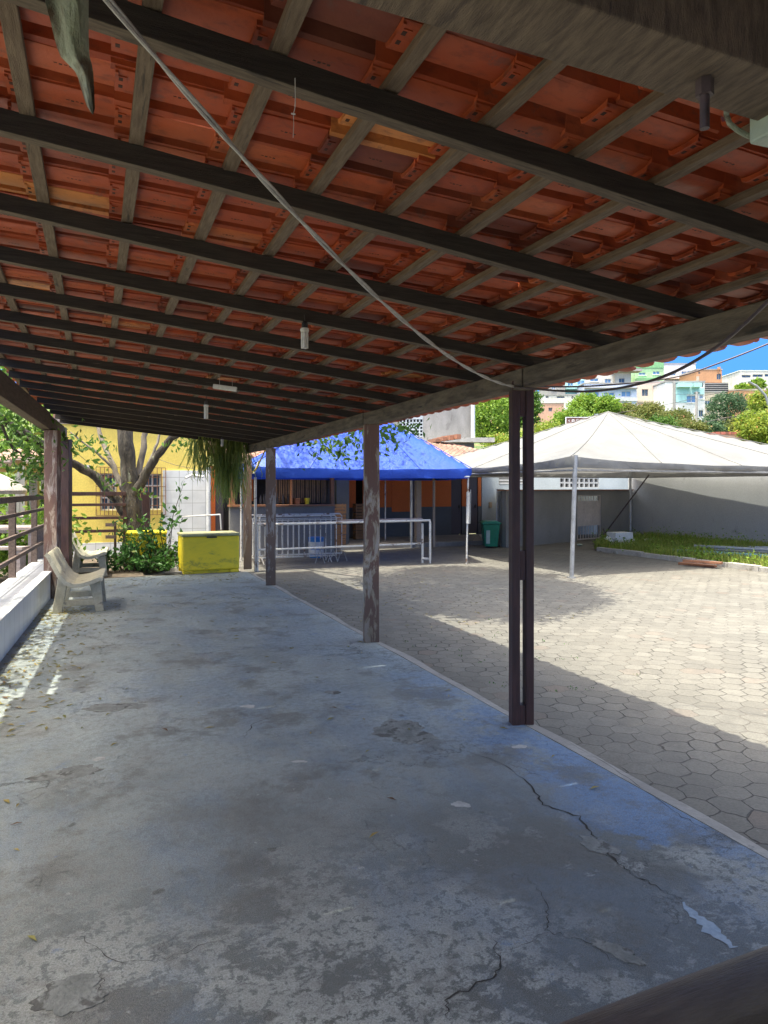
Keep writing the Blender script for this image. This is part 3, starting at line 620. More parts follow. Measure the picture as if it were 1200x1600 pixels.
q = P(180, 850, 14.2); MB().box(q.x-.02, q.x+.02, 14.18, 14.22, -.02, P(0, 815, 14.2).z).build('post', M['redpost'], r3)
for py in (820, 839): a_ = P(165, py, 14.15); b_ = P(181, py, 14.15); MB().box(a_.x, b_.x, 14.14, 14.175, a_.z-.035, a_.z+.035).build('rail', M['rail'], r3)
q0, q1 = P(220, 812, 16.2), P(234, 769, 16.2); o = MB().box(q0.x, q1.x, 16.18, 16.24, -.02, q1.z).build('board_post', M['redpost']); tag(o, 'broad dark brown board standing right behind the tree trunk', 'board')

def bench(loc, label, L=1.15):
    t = thing('concrete_bench', label, 'bench', loc, 'moulded concrete benches'); o_ = Vector(loc)
    pf = [(0, .83), (.035, .80), (.09, .68), (.16, .54), (.235, .44), (.32, .395), (.42, .40), (.54, .435), (.64, .475), (.69, .47)]
    n_ = len(pf); k = 15; vs = []; fs = []
    for j in range(k):
        s_ = j/(k-1); rib = -.016 if (j % 4 == 2 and 0 < j < k-1) else 0
        for i, (a_, z) in enumerate(pf):
            c = (.012 if 0 < i < n_-1 else 0)
            a0, z0 = pf[max(0, i-1)]; a1, z1 = pf[min(n_-1, i+1)]; nx_, nz_ = -(z1-z0), (a1-a0); l = math.hypot(nx_, nz_); nx_, nz_ = nx_/l, nz_/l
            vs.append(o_+Ln*(a_+nx_*rib)+VZ*(z+nz_*rib)+Ld*s_*L)
        for i, (a_, z) in enumerate(pf):
            a0, z0 = pf[max(0, i-1)]; a1, z1 = pf[min(n_-1, i+1)]; nx_, nz_ = -(z1-z0), (a1-a0); l = math.hypot(nx_, nz_); nx_, nz_ = nx_/l, nz_/l
            vs.append(o_+Ln*(a_-nx_*.042)+VZ*(z-nz_*.042)+Ld*s_*L)
    m_ = 2*n_
    for j in range(k-1):
        for i in range(n_-1):
            fs.append((j*m_+i, j*m_+i+1, (j+1)*m_+i+1, (j+1)*m_+i)); fs.append((j*m_+n_+i, (j+1)*m_+n_+i, (j+1)*m_+n_+i+1, j*m_+n_+i+1))
        fs.append((j*m_, (j+1)*m_, (j+1)*m_+n_, j*m_+n_)); fs.append((j*m_+n_-1, j*m_+2*n_-1, (j+1)*m_+2*n_-1, (j+1)*m_+n_-1))
    fs.append(tuple(range(n_))+tuple(reversed(range(n_, 2*n_)))); b_ = (k-1)*m_
    fs.append(tuple(reversed([b_+i for i in range(n_)]))+tuple(b_+i for i in range(n_, 2*n_)))
    MB().add(vs, fs).build('seat_and_backrest', M['bench'], t, True, .006)
    for s_ in (.10, L-.20):
        mb = MB(); e = Ld*.09; q = o_+Ld*s_
        mb.extr([(.05, 0), (.17, 0), (.235, .372), (.13, .52)], q, Ln, VZ, e)
        mb.extr([(.60, 0), (.70, 0), (.66, .41), (.52, .372)], q, Ln, VZ, e)
        mb.extr([(.176, .17), (.61, .17), (.60, .09), (.165, .09)], q+Ld*.005, Ln, VZ, Ld*.08)
        mb.build('leg_frame', M['bench'], t, bevel=.006)
bench(LP(9.12, .12, 0), 'weathered moulded concrete bench in the sun beside the white wall, nearer of the pair')
bench(LP(12.9, .01, 0), 'grey concrete bench behind the corner posts, partly hidden by the nearer bench', 1.2)

# freezers
def freezer(loc, lab, w, dp, h, rot, lidmat):
    t = thing('chest_freezer', lab, 'chest freezer', loc, 'scuffed yellow chest freezers'); o_ = Vector(loc)
    x = Vector((math.cos(rot), math.sin(rot), 0)); y = Vector((-math.sin(rot), math.cos(rot), 0)); c = o_
    MB().obox(c+VZ*(.06+(h-.12)/2), x*w/2, y*dp/2, VZ*(h-.12)/2).build('cabinet', M['freezer'], t, bevel=.03)
    MB().obox(c+VZ*.05, x*(w/2-.05), y*(dp/2-.05), VZ*.05).build('base', M['freezer'], t)
    for a_ in (-1, 1):
        for b_ in (-1, 1): MB().obox(c+x*a_*(w/2-.10)+y*b_*(dp/2-.06)+VZ*.03, x*.09, y*.055, VZ*.03).build('foot', M['freezer'], t, bevel=.008)
    MB().obox(c+VZ*(h-.03), x*(w/2+.012), y*(dp/2+.012), VZ*.028).build('lid', lidmat, t, bevel=.015)
    MB().obox(c-y*(dp/2+.026)+VZ*(h-.075), x*.10, y*.012, VZ*.014).build('handle', M['black'], t, bevel=.004)
M['lidm'] = noisy('greyish_freezer_lid', (.44, .42, .22), (.34, .32, .14), 3, .5, .2, c3=(.14, .12, .09), s3=3, t3=.56)
freezer(S(2.13, 14.12+.22, 0), 'scuffed yellow chest freezer with grey lid between the bush and the wooden post', 1.12, .74, .80, ANG+.02, M['lidm'])
freezer(S(1.02, 15.6, -.02), 'bright yellow chest freezer half hidden behind the bush', .8, .66, .80, ANG-.1, M['freezer'])

# =================================================================== FOLIAGE
def leaves(C_, size, aspect=.45, droop=.3, fold=True):
    """C_: (n,3) centres -> folded rhombic leaves facing every way"""
    n_ = len(C_); sz = size*RNG.uniform(.6, 1.3, n_)
    d_ = RNG.normal(size=(n_, 3)); d_[:, 2] -= droop; d_ /= np.linalg.norm(d_, axis=1)[:, None]
    r = RNG.normal(size=(n_, 3)); r[:, 2] *= .5; s_ = np.cross(d_, r); s_ /= np.linalg.norm(s_, axis=1)[:, None]+1e-9
    nn = np.cross(d_, s_)
    a_ = C_-d_*sz[:, None]*.5; b_ = C_+d_*sz[:, None]*.5; w = (sz*aspect*.5)[:, None]
    p_ = C_+s_*w+nn*w*.35-d_*sz[:, None]*.06; q = C_-s_*w+nn*w*.35-d_*sz[:, None]*.06
    V_ = np.stack([a_, p_, b_, q], 1).reshape(-1, 3); i = np.arange(n_)*4
    F_ = np.concatenate([np.stack([i, i+1, i+2], 1), np.stack([i, i+2, i+3], 1)]) if fold else np.stack([i, i+1, i+2, i+3], 1)
    return V_, F_
def foliage(name, C_, size, mat, parent=None, aspect=.45, droop=.3, jit=.25, fold=False):
    V_, F_ = leaves(C_, size, aspect, droop, fold); n_ = len(C_)
    base = np.array([mnoise.noise(Vector(c*.9)) for c in C_[::1]])*.35+.45 if n_ < 60000 else np.full(n_, .45)
    t = np.clip(base+RNG.normal(0, jit, n_), 0, .92); t[RNG.random(n_) < .02] = 1
    if fold: t = np.concatenate([t, t])
    return raw(name, V_, F_.tolist(), mat, parent, t)
def crown_pts(c, rad, ncl, nleaf, spread, hollow=.55, flat=1.0):
    """leaf clumps on and inside an uneven ellipsoid"""
    out = []; c = np.array(c); rad = np.array(rad)
    for _ in range(ncl):
        v = RNG.normal(size=3); v /= np.linalg.norm(v); r = RNG.uniform(hollow, 1.0)
        k = 1+.22*mnoise.noise(Vector(v*1.7)+Vector(c*.1))
        p_ = c+v*rad*r*k; s_ = spread*RNG.uniform(.5, 1.4)
        out.append(p_+RNG.normal(size=(max(3, int(nleaf*RNG.uniform(.5, 1.5))), 3))*s_*np.array([1, 1, .6*flat]))
    return np.concatenate(out)
def limb(pts, r0, r1, seg=10, wob=.03, sub=4, mb=None):
    pts = [Vector(p_) for p_ in pts]; Q = []
    for i in range(len(pts)-1):
        p0 = pts[max(0, i-1)]; p1 = pts[i]; p2 = pts[i+1]; p3 = pts[min(len(pts)-1, i+2)]
        for k in range(sub):
            t = k/sub; Q.append(.5*((2*p1)+(p2-p0)*t+(2*p0-5*p1+4*p2-p3)*t*t+(3*p1-p0-3*p2+p3)*t**3))
    Q.append(pts[-1]); n_ = len(Q)
    Q = [q+Vector((random.uniform(-wob, wob), random.uniform(-wob, wob), random.uniform(-wob, wob))) if 0 < i < n_-1 else q for i, q in enumerate(Q)]
    rs = [(r0+(r1-r0)*(i/(n_-1)))*random.uniform(.93, 1.07) for i in range(n_)]
    mb = mb or MB(); mb.tube(Q, rs, seg); return mb

def disc_pts(cx, cy, cz, rx, ry, rz, ncl, nl, sp):
    out = []
    while len(out) < ncl:
        x, y = RNG.uniform(-1, 1, 2)
        if x*x+y*y > 1+.25*mnoise.noise(Vector((x*3, y*3, 1))): continue
        out.append(np.array([cx+x*rx, cy+y*ry, cz+RNG.uniform(-1, 1)*rz])+RNG.normal(size=(int(nl*RNG.uniform(.4, 1.5)), 3))*sp*np.array([1, 1, .5]))
    return np.concatenate(out)
# shade tree
TB = G(208, 882, -.02)
tree = thing('shade_tree', 'large mossy-barked tree forking low in front of the yellow wall', 'tree', TB)
x0, y0 = TB.x, TB.y
def tp(px, py, dy=0): return P(px, py, y0+dy)
tr = limb([TB+Vector((0, 0, -.1)), tp(208, 850), tp(207, 800), tp(202, 745), tp(196, 690), tp(190, 610, .2), tp(200, 500, .3)], .235, .13, 16, .022)
tr.tube([TB+Vector((0, 0, -.1)), TB+Vector((0, 0, .12)), tp(207, 850)], [.40, .31, .20], 16)
o = tr.build('trunk', M['bark'], tree, 'all')
for pts, r0, r1, mt in [([tp(199, 805), tp(182, 782, -.1), tp(150, 745, -.3), tp(108, 722, -.7), tp(60, 690, -1.5), tp(0, 655, -2.2), tp(-60, 640, -3)], .125, .055, 'bark'),
        ([tp(205, 785), tp(218, 757, -.1), tp(240, 720, -.2), tp(262, 692, -.3), tp(300, 660, -.5), tp(400, 560, -.6)], .12, .05, 'bark'),
        ([tp(206, 770), tp(216, 740, .2), tp(224, 700, .3), tp(228, 660, .4), tp(240, 560, .5)], .085, .05, 'barkpale'),
        ([tp(192, 765), tp(178, 730, .1), tp(160, 690, .3), tp(150, 660, .5), tp(120, 600, .8)], .065, .035, 'barkpale'),
        ([tp(182, 738, .1), tp(160, 715, 0), tp(130, 690, -.1), tp(110, 675, -.2)], .035, .016, 'barkpale'),
        ([tp(218, 745, .1), tp(232, 725, .0), tp(243, 700, .0), tp(250, 670, .1)], .045, .025, 'barkpale')]:
    limb(pts, r0, r1, 12, .02).build('limb', M[mt], tree, 'all')
pts = [crown_pts((-4.2, 13.4, 6.2), (4.0, 2.6, 1.7), 105, 26, .34), crown_pts((-1.2, 16.2, 5.8), (1.6, 1.2, .6), 30, 34, .28), crown_pts((-8.4, 11.6, 4.9), (2.2, 2.2, 1.4), 70, 26, .33),
       crown_pts((-4.9, 6.4, 5.0), (1.2, 3.6, .8), 75, 34, .24, .2), crown_pts((-2.0, 15.6, 5.4), (2.4, 1.2, 1.0), 26, 24, .32)]
for px, py, Y in ((120, 688, 14.6), (135, 700, 14.6), (152, 690, 14.8), (165, 705, 14.8), (112, 705, 14.2), (278, 688, 14.2), (286, 694, 14.1), (150, 730, 14.4), (170, 760, 14.6), (228, 770, 14.6), (205, 815, 14.4), (196, 835, 14.4)):
    pts.append(np.array(P(px, py, Y))+RNG.normal(size=(16, 3))*np.array([.13, .12, .10]))
# hanging sprays in front of the blue tent
for px, py, Y in ((520, 690, 12.9), (545, 683, 12.8), (560, 700, 12.8), (505, 700, 12.9), (588, 690, 12.6), (610, 690, 12.4), (618, 668, 12.6), (532, 712, 12.9), (575, 675, 12.7), (475, 695, 13), (640, 672, 12.6)):
    pts.append(np.array(P(px, py, Y))+RNG.normal(size=(30, 3))*np.array([.13, .2, .12]))
foliage('crown', np.concatenate(pts), .14, M['leaf'], tree, .46)
foliage('outer_crown', disc_pts(.85, 11.6, 5.3, 1.9, 3.1, .35, 330, 100, .20), .17, M['leafshade'], tree, .5)
limb([tp(400, 560, -.6), (-1.5, 13.2, 4.9), (.2, 12.2, 5.2), (1.6, 10.6, 5.3)], .06, .03, 8, .03).build('limb', M['bark'], tree, 'all')
# vine-like sprays above the left railing
pts = []
for px, py, Y, k, s_ in ((10, 640, 10.5, 90, .3), (45, 660, 10.8, 90, .3), (20, 690, 11, 80, .28), (60, 700, 11, 70, .22), (40, 735, 11.2, 40, .16), (58, 740, 11.2, 50, .16), (115, 690, 14, 30, .14), (70, 680, 10.9, 50, .2), (0, 670, 10.8, 60, .25), (30, 715, 11.1, 45, .2), (66, 722, 11.2, 45, .14), (20, 620, 10, 60, .3)):
    pts.append(np.array(P(px, py, Y))+RNG.normal(size=(int(k*1.5), 3))*s_)
pts = np.concatenate(pts)
mb = limb([P(-80, 560, 9.5), P(-10, 640, 10.6), P(20, 675, 11.0), P(55, 690, 11.3), P(75, 700, 11.5)], .07, .02, 8)
limb([P(-10, 640, 10.6), P(20, 700, 10.9), P(50, 715, 11.1)], .03, .01, 6, mb=mb)
vt = thing('overhanging_branch', 'leafy branch hanging over the left railing beneath the side beam', 'branch', P(-80, 560, 9.5))
mb.build('bough', M['bark'], vt, 'all'); foliage('foliage', pts, .12, M['leaf'], vt, .42)

# bush at the foot of the tree
bt = thing('leafy_bush', 'dark green bush of glossy leaves around the foot of the tree trunk', 'bush', G(215, 893, -.02))
mb = MB(); pts = []
for _ in range(70):
    a_ = random.uniform(0, 6.28); r = random.uniform(.3, 1.0); b_ = G(215, 893, -.02)+Vector((random.uniform(-.35, .62), random.uniform(-.1, .25), 0))
    e = b_+Vector((math.cos(a_)*r, math.sin(a_)*r*.45-.05, random.uniform(.08, 1.05)*(1.35-r))); mid_ = b_.lerp(e, .5)+VZ*.12
    mb.tube([b_, mid_, e], [.010, .007, .004], 5)
    for k in range(24):
        t = random.uniform(.35, 1.05); q = b_.lerp(e, t)+VZ*(.12*4*t*(1-t)*.5); pts.append(q+Vector((random.gauss(0, .06), random.gauss(0, .06), random.gauss(0, .05))))
mb.build('stems', M['bark'], bt); foliage('foliage', np.array(pts), .115, M['leafdark'], bt, .5, .2, fold=True)
# left low branches of the bush (long pinnate sprays)
st = thing('young_sapling', 'thin upright sapling with large drooping leaves in front of the white tiles', 'plant', G(262, 892, -.02))
mb = MB(); pts = []; b_ = G(262, 892, -.02)
for tip in (P(288, 752, 14.2), P(278, 805, 14.1), P(252, 800, 14.3)):
    mid_ = b_.lerp(tip, .55)+Vector((-.08, 0, .12)); mb.tube([b_, mid_, tip], [.012, .009, .004], 6)
    for k in range(20 if tip.x > -4.3 else 15):
        t = random.uniform(.45, 1.0); q = mid_.lerp(tip, (t-.45)/.55); pts.append(q+Vector((random.gauss(0, .09), random.gauss(0, .07), random.gauss(0, .05))))
mb.build('stem', M['bark'], st); foliage('foliage', np.array(pts), .17, M['leafdark'], st, .4, 1.2, fold=True)

# hanging cactus strands at the end of the roof
hp = thing('hanging_cactus', 'trailing green mistletoe cactus hanging from the far end of the roof above the freezer', 'hanging plant', P(345, 680, 13.4))
for lab, (xa, xb), n_, (la, lb) in (('thick curtain of strands', (333, 380), 330, (.65, 1.42)), ('thin sparse strands', (302, 330), 110, (.35, .95))):
    V_ = []; F_ = []; T_ = []
    for _ in range(n_):
        px = random.uniform(xa, xb); b_ = P(px, random.uniform(664, 684), random.uniform(13.2, 13.7)); L = random.uniform(la, lb)*(1 if 340 < px < 375 or xa < 333 else .7)
        cur = b_; dx = random.gauss(0, .02); nseg = 7; w = random.uniform(.005, .009); t_ = random.random()*.9; yaw = random.uniform(0, 3.14); ws = Vector((math.cos(yaw), math.sin(yaw), 0))*w
        prev = None
        for k in range(nseg+1):
            q = b_+Vector((dx*k+.015*math.sin(k*1.3+px), .01*math.sin(k+px*2), -L*k/nseg)); i = len(V_)
            V_ += [tuple(q-ws), tuple(q+ws)]
            if k: F_.append((i-2, i-1, i+1, i)); T_.append(t_)
            if k > 2 and random.random() < .6:
                e = q+Vector((random.gauss(0, .05), random.gauss(0, .04), -random.uniform(.06, .16))); V_ += [tuple(e), tuple(q+ws*.8+VZ*.01)]
                F_.append((i, i+1, i+3, i+2)); T_.append(t_)
                b2 = len(V_); V_ += [tuple(q-ws), tuple(q+ws)]
    o = raw('strands', V_, F_, M['strand'], hp, T_); o['label'] = lab

# =================================================================== TENTS
M['seam'] = noisy('tarpaulin_seam', (.19, .188, .18), (.165, .16, .155), 4, .7)
M['blueseam'] = noisy('blue_tarpaulin_seam', (.02, .07, .42), (.02, .06, .36), 4, .7)
def canopy(tent, corners, apex, ze, sag, val, mat, poke=.0, p=1.12, n_=24, wr=.05, seed=0):
    """pyramid canopy over four ground corners (x,y); ze corner height; the edge sags by sag between the corners; valance val deep"""
    FL, FR, BR, BL = [Vector((c[0], c[1], 0)) for c in corners]; ap = Vector(apex); vs = []; fs = []
    cen = Vector((apex[0], apex[1], 0))
    def ground(a_, b_):
        q = FL*(1-a_)*(1-b_)+FR*a_*(1-b_)+BR*a_*b_+BL*(1-a_)*b_; w = max(0, 1-max(abs(2*a_-1), abs(2*b_-1)))
        c0 = (FL+FR+BR+BL)/4; return q+(cen-c0)*w
    def hgt(a_, b_):
        m_ = max(abs(2*a_-1), abs(2*b_-1)); k = 1-m_; A_, B_ = abs(2*a_-1), abs(2*b_-1); lo = min(A_, B_)/(m_+1e-6)
        edge = -sag*(1-lo**3)*m_**3
        wz = wr*.6*mnoise.noise(Vector((a_*3.5+seed, b_*3.5, 0)))*m_*k*4+wr*1.2*math.sin(lo*11+seed)*max(0, m_-.75)*(1-lo)
        return ze+(ap.z-ze)*(k**p)+edge+wz
    for j in range(n_+1):
        for i in range(n_+1):
            a_, b_ = i/n_, j/n_; q = ground(a_, b_); vs.append((q.x, q.y, hgt(a_, b_)))
    idx = lambda i, j: j*(n_+1)+i
    for j in range(n_):
        for i in range(n_): fs.append((idx(i, j), idx(i+1, j), idx(i+1, j+1), idx(i, j+1)))
    MB().add(vs, fs).build('canopy', mat, tent, 'all')
    for pa in ([(.0, .0), (.5, .5)], [(1, 0), (.5, .5)], [(1, 1), (.5, .5)], [(0, 1), (.5, .5)], [(.5, 0), (.5, .5)], [(0, .5), (.5, .5)], [(1, .5), (.5, .5)], [(.25, 0), (.5, .5)], [(.75, 0), (.5, .5)]):
        pt = []
        for k in range(17):
            t = k/16; a_ = pa[0][0]+(pa[1][0]-pa[0][0])*t; b_ = pa[0][1]+(pa[1][1]-pa[0][1])*t; q = ground(a_, b_); pt.append((q.x, q.y, hgt(a_, b_)+.006))
        MB().tube(pt, .010, 5).build('seam', M['blueseam' if mat == M['bluetarp'] else 'seam'], tent)
    ring = [(i, 0) for i in range(n_)]+[(n_, j) for j in range(n_)]+[(n_-i, n_) for i in range(n_)]+[(0, n_-j) for j in range(n_)]
    v2 = []; f2 = []; c0 = (FL+FR+BR+BL)/4
    for q, (i, j) in enumerate(ring):
        t = Vector(vs[idx(i, j)]); o_ = (Vector((t.x, t.y, 0))-c0).normalized()
        cr = abs(2*(q % n_)/n_-1)**4
        v2 += [tuple(t+o_*.004), tuple(t+o_*.02*math.sin(q*.9)-VZ*val*.5), tuple(Vector((t.x, t.y, ze-val*.93+(t.z-ze)*.25))-o_*.03+o_*.03*math.sin(q*1.7+1))]
    m_ = len(ring)
    for q in range(m_):
        r = (q+1) % m_
        for k in range(2): f2.append((3*q+k, 3*q+k+1, 3*r+k+1, 3*r+k))
    MB().add(v2, f2).build('valance', mat, tent, 'all')
def pole(tent, foot, z1, r, mat, lean=(0, 0)):
    f = Vector(foot); MB().tube([f, Vector((f.x+lean[0], f.y+lean[1], z1))], r, 10).build('leg', mat, tent, True)

# blue tent
bFL, bFR, bBR, bBL = G(399, 893, ZC), G(729, 881, ZC), G(678, 855, ZC), Vector((-3.75, 17.0, ZC))
blue = thing('blue_canopy_tent', 'blue tarpaulin canopy tent dappled with tree shade in front of the orange building', 'canopy tent', ((bFL+bFR+bBR+bBL)/4))
bc = [bFL+Vector((-.08, -.1, 0)), bFR+Vector((.10, -.12, 0)), bBR+Vector((.05, .2, 0)), bBL]
canopy(blue, bc, (-.75, 17.0, 3.85), 2.17, .04, .25, M['bluetarp'], p=1.0, seed=3, wr=.05)
pole(blue, bFL, 2.15, .028, M['rustwhite']); pole(blue, bFR, 2.15, .022, M['rustwhite'], (.04, 0)); pole(blue, bBR, 2.15, .04, M['beige']); pole(blue, G(602, 851, ZC), 2.4, .022, M['rustwhite']); pole(blue, bBL+Vector((.25, -.2, 0)), 2.15, .028, M['rustwhite'])
f = bFR+Vector((.025, -.02, 0)); MB().tube([f+VZ*.95, f+Vector((.01, 0, 1.7))], .042, 12).build('leg_sleeve', M['rustwhite'], blue, True)
MB().tube([f+Vector((.06, 0, .95)), f+Vector((.07, 0, 1.75))], .009, 6).build('clamp_rod', M['greymetal'], blue)
fr = MB(); z_ = 2.10
cs = [bFL, bFR, bBR, bBL+Vector((.25, -.2, 0))]
for i in range(4): fr.tube([Vector((cs[i].x, cs[i].y, z_)), Vector((cs[(i+1) % 4].x, cs[(i+1) % 4].y, z_))], .016, 6)
fr.build('canopy_frame', M['rustwhite'], blue)
MB().tube([P(404, 720, 14.4), P(398, 738, 14.3), P(396, 740, 14.3)], .018, 6).build('corner_rope', M['wire'], blue)
M['yelrope'] = noisy('yellow_rope', (.7, .55, .05), (.6, .45, .04), 20); MB().tube([P(416, 700, 14.0), P(402, 730, 14.2), P(395, 739, 14.4)], .016, 6).build('yellow_strap', M['yelrope'], blue)
MB().box(bc[1].x-.18, bc[1].x-.05, bc[1].y-.045, bc[1].y-.038, 1.96, 1.99).build('label_tag', M['whitep'], blue)

# white tent
wFL = G(893, 903, ZC); wFR = S(18.0, 11.0, ZC); wBL = Vector((.82, 20.5, ZC)); wBR = S(18.24, 19.75, ZC); wb = G(985, 847, ZC)
wh = thing('white_canopy_tent', 'large white peaked canopy tent on a single visible front pole over the courtyard', 'canopy tent', (wFL+wFR+wBL+wBR)/4)
canopy(wh, [wFL+Vector((-.02, -.05, 0)), wFR, wBR, wBL], (6.15, 18.8, 3.80), 2.34, .13, .24, M['whitetarp'], p=1.10, n_=32, seed=9, wr=.05)
pole(wh, wFL, 2.36, .045, M['greymetal'], (.08, 0)); pole(wh, wFR-Vector((.1, 0, 0)), 2.2, .045, M['greymetal']); pole(wh, wb, 2.25, .04, M['greymetal']); pole(wh, wBL, 2.25, .045, M['greymetal'])
MB().tube([wFL+Vector((0, 0, 0)), wFL+Vector((0, 0, .02))], .09, 12).build('base_plate', M['greymetal'], wh)
MB().tube([P(1014, 742, 21.5), P(942, 838, 23.2)], .022, 6).build('guy_strut', M['wiredark'], wh); MB().tube([P(943, 826, 22.9), P(948, 848, 22.7)], .022, 6).build('guy_strut', M['wiredark'], wh)
fr = MB(); cs = [wFL, wFR, wb, wBL]
for i in range(4): fr.tube([Vector((cs[i].x, cs[i].y, 2.06)), Vector((cs[(i+1) % 4].x, cs[(i+1) % 4].y, 2.06))], .022, 6)
fr.build('canopy_frame', M['greymetal'], wh)

# =================================================================== TUBES, BARRIERS
gf = thing('football_goal', 'long low goal of rusty white tubes standing across the courtyard beside the blue tent', 'goal frame', G(530, 888, ZC))
gL, gR = G(402, 893, ZC), G(672, 880, ZC); gd = VD*.42; zt = 1.0+ZC
def off(p_, z): return Vector((p_.x, p_.y, z))
MB().tube([off(gL, zt), off(gR, zt+.02)], .026, 8).build('crossbar', M['rustwhite'], gf, True)
MB().tube([off(gL+gd, zt), off(gR+gd, zt)], .022, 8).build('crossbar', M['rustwhite'], gf, True)
MB().beam(off(gL+gd*.5+VN*1.9, zt+.05), off(gR+gd*.6-VN*.1, zt+.05), .16, .03).build('plank', M['paleweath'], gf)
MB().tube([off(gL, .38), off(gR-VN*.1+gd*.6, .37)], .022, 8).build('lower_bar', M['rustwhite'], gf, True)
for p_, q_ in ((gL, 0), (gR, 0), (gL+gd*.4, .0), (gR+gd*.35-VN*.13, -.06)):
    MB().tube([off(p_, ZC), off(p_, zt+q_)], .028, 8).build('leg', M['rustwhite'], gf, True)
MB().tube([off(gR-VN*.02, .02), off(gR+gd*.35-VN*.13, .02)], .03, 8).build('foot_bar', M['rustwhite'], gf, True)

def barrier(nx, uy, dz, label, first=False):
    c = S(nx, uy, ZC+dz); t = thing('crowd_barrier', label, 'barrier', c, 'white crowd barriers stacked in front of the bar'); w, h = 2.05, 1.12
    a_ = c-VN*w/2; b_ = c+VN*w/2; r = .018; z0 = .14
    mb = MB().tube([a_+VZ*z0, a_+VZ*(h-.05), a_+VN*.05+VZ*h, b_-VN*.05+VZ*h, b_+VZ*(h-.05), b_+VZ*z0, a_+VZ*z0], r, 8); mb.build('frame', M['rustwhite'], t, True)
    mb = MB(); 
    for k in range(1, 15): q = a_.lerp(b_, k/15); mb.tube([q+VZ*z0, q+VZ*(h-.10)], .0085, 6)
    mb.tube([a_+VZ*(h-.10), b_+VZ*(h-.10)], .012, 6); mb.build('bars', M['rustwhite'], t, True)
    for q in (a_+VN*.2, b_-VN*.2):
        MB().tube([q-VD*.24, q-VD*.04+VZ*z0, q+VD*.04+VZ*z0, q+VD*.24], .015, 6).build('foot', M['rustwhite'], t, True)
    return t
zb_ = 1.33/1.12
barrier(4.42, 15.95, .0, 'white crowd barrier, front one of the stack, with a paint bucket behind it')
barrier(4.62, 16.12, .03, 'white crowd barrier in the middle of the stack, pushed slightly right of the others')
barrier(4.40, 16.30, .02, 'rearmost white crowd barrier of the stack, closest to the bar counter')
tr_ = thing('folding_trestle', 'small rusty folding trestle under the right end of the crowd barriers', 'trestle', G(512, 878, ZC))
for px in (500, 520, 535):
    c = G(px, 880-(px-500)*.10, ZC); MB().tube([c-VN*.12, c+VZ*.34, c+VN*.10-VD*.06], .014, 6).build('leg', M['greymetal'], tr_)
MB().tube([G(500, 880, ZC)+VZ*.34, G(535, 876.5, ZC)+VZ*.34], .014, 6).build('top_bar', M['greymetal'], tr_)
bk = thing('paint_drum', 'blue drum with white label standing behind the crowd barriers', 'drum', G(494, 871, ZC))
c = G(494, 871, ZC); MB().lathe(c, [(.17, 0), (.185, .03), (.19, .2), (.196, .22), (.19, .24), (.195, .46), (.205, .48), (.205, .52), (.17, .53)], 24).build('body', M['bluep'], bk, 'a')
MB().lathe(c+VZ*.11, [(.1915, 0), (.1945, .12), (.1905, .121)], 24).build('label_band', M['whitep'], bk, 'a')
M_l = MB().lathe(c+VZ*.29, [(.1965, 0), (.1985, .12), (.1945, .121)], 24).build('label_band', M['whitep'], bk, 'a')

# =================================================================== BAR AND ORANGE BUILDING
def win_open(mb, N0, N1, z0, z1, holes, u0, u1):
    """wall slab (in shed axes) with rectangular holes [(n0,n1,z0,z1)] cut as a grid of boxes"""
    xs_ = sorted({N0, N1}|{h[0] for h in holes}|{h[1] for h in holes}); zs = sorted({z0, z1}|{h[2] for h in holes}|{h[3] for h in holes})
    for i in range(len(xs_)-1):
        run = None
        for j in range(len(zs)-1):
            cx_, cz = (xs_[i]+xs_[i+1])/2, (zs[j]+zs[j+1])/2
            if any(h[0] < cx_ < h[1] and h[2] < cz < h[3] for h in holes):
                if run is not None: mb.fb(xs_[i], xs_[i+1], u0, u1, run, zs[j]); run = None
            elif run is None: run = zs[j]
        if run is not None: mb.fb(xs_[i], xs_[i+1], u0, u1, run, zs[-1])
    return mb
bar = thing('bar_building', 'orange and grey single-storey bar building with slatted serving hatch and brown tile roof', 'building', S(8, 20.5, ZC))
NB0, NB1 = 3.15, 5.92
MB().fb(NB0, NB1, 17.62, 17.75, ZC, 1.215).build('counter_wall', M['annex'], bar)
MB().fb(NB0-.02, NB1+.03, 17.52, 17.85, 1.222, 1.275).build('counter_top', M['wframe'], bar, bevel=.004)
mb = MB(); mb.fb(NB0, NB0+.14, 17.63, 17.76, 1.28, 2.10); mb.fb(NB1-.05, NB1+.04, 17.63, 17.76, 1.28, 2.10); mb.fb(NB0, NB1+.04, 17.60, 17.80, 2.101, 2.16)
mb.fb(4.75, 4.79, 17.62, 17.76, 1.28, 2.10); mb.build('hatch_frame', M['wframe'], bar, bevel=.003)
for N_ in np.arange(4.18, 5.80, .062):
    N_ += random.uniform(-.01, .01); MB().fb(N_, N_+.034, 17.9, 17.93, 1.3, 2.10).build('slat', M['bamboo'], bar)
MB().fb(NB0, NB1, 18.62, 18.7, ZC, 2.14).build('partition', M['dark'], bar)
mb = MB(); mb.fb(3.6, 3.95, 18.55, 18.61, 1.35, 2.0); mb.build('orange_panel', M['orange'], bar)
MB().fb(NB1-.02, NB1+.10, 17.78, 18.58, ZC, 2.14).build('side_wall', M['annex'], bar)
MB().fb(3.3, 5.6, 18.0, 18.35, 1.02, 1.06).build('shelf', M['crate'], bar)
MB().fb(NB0, NB1+.1, 17.8, 19.2, 2.161, 2.19).build('ceiling_board', M['dark'], bar)
# left dark doorway with orange strip
MB().fb(2.72, 2.92, 18.45, 18.55, ZC, 2.3).build('orange_strip', M['orange'], bar)
MB().fb(2.925, 3.14, 18.50, 18.60, ZC, 2.3).build('dark_door', M['dpurple'], bar)
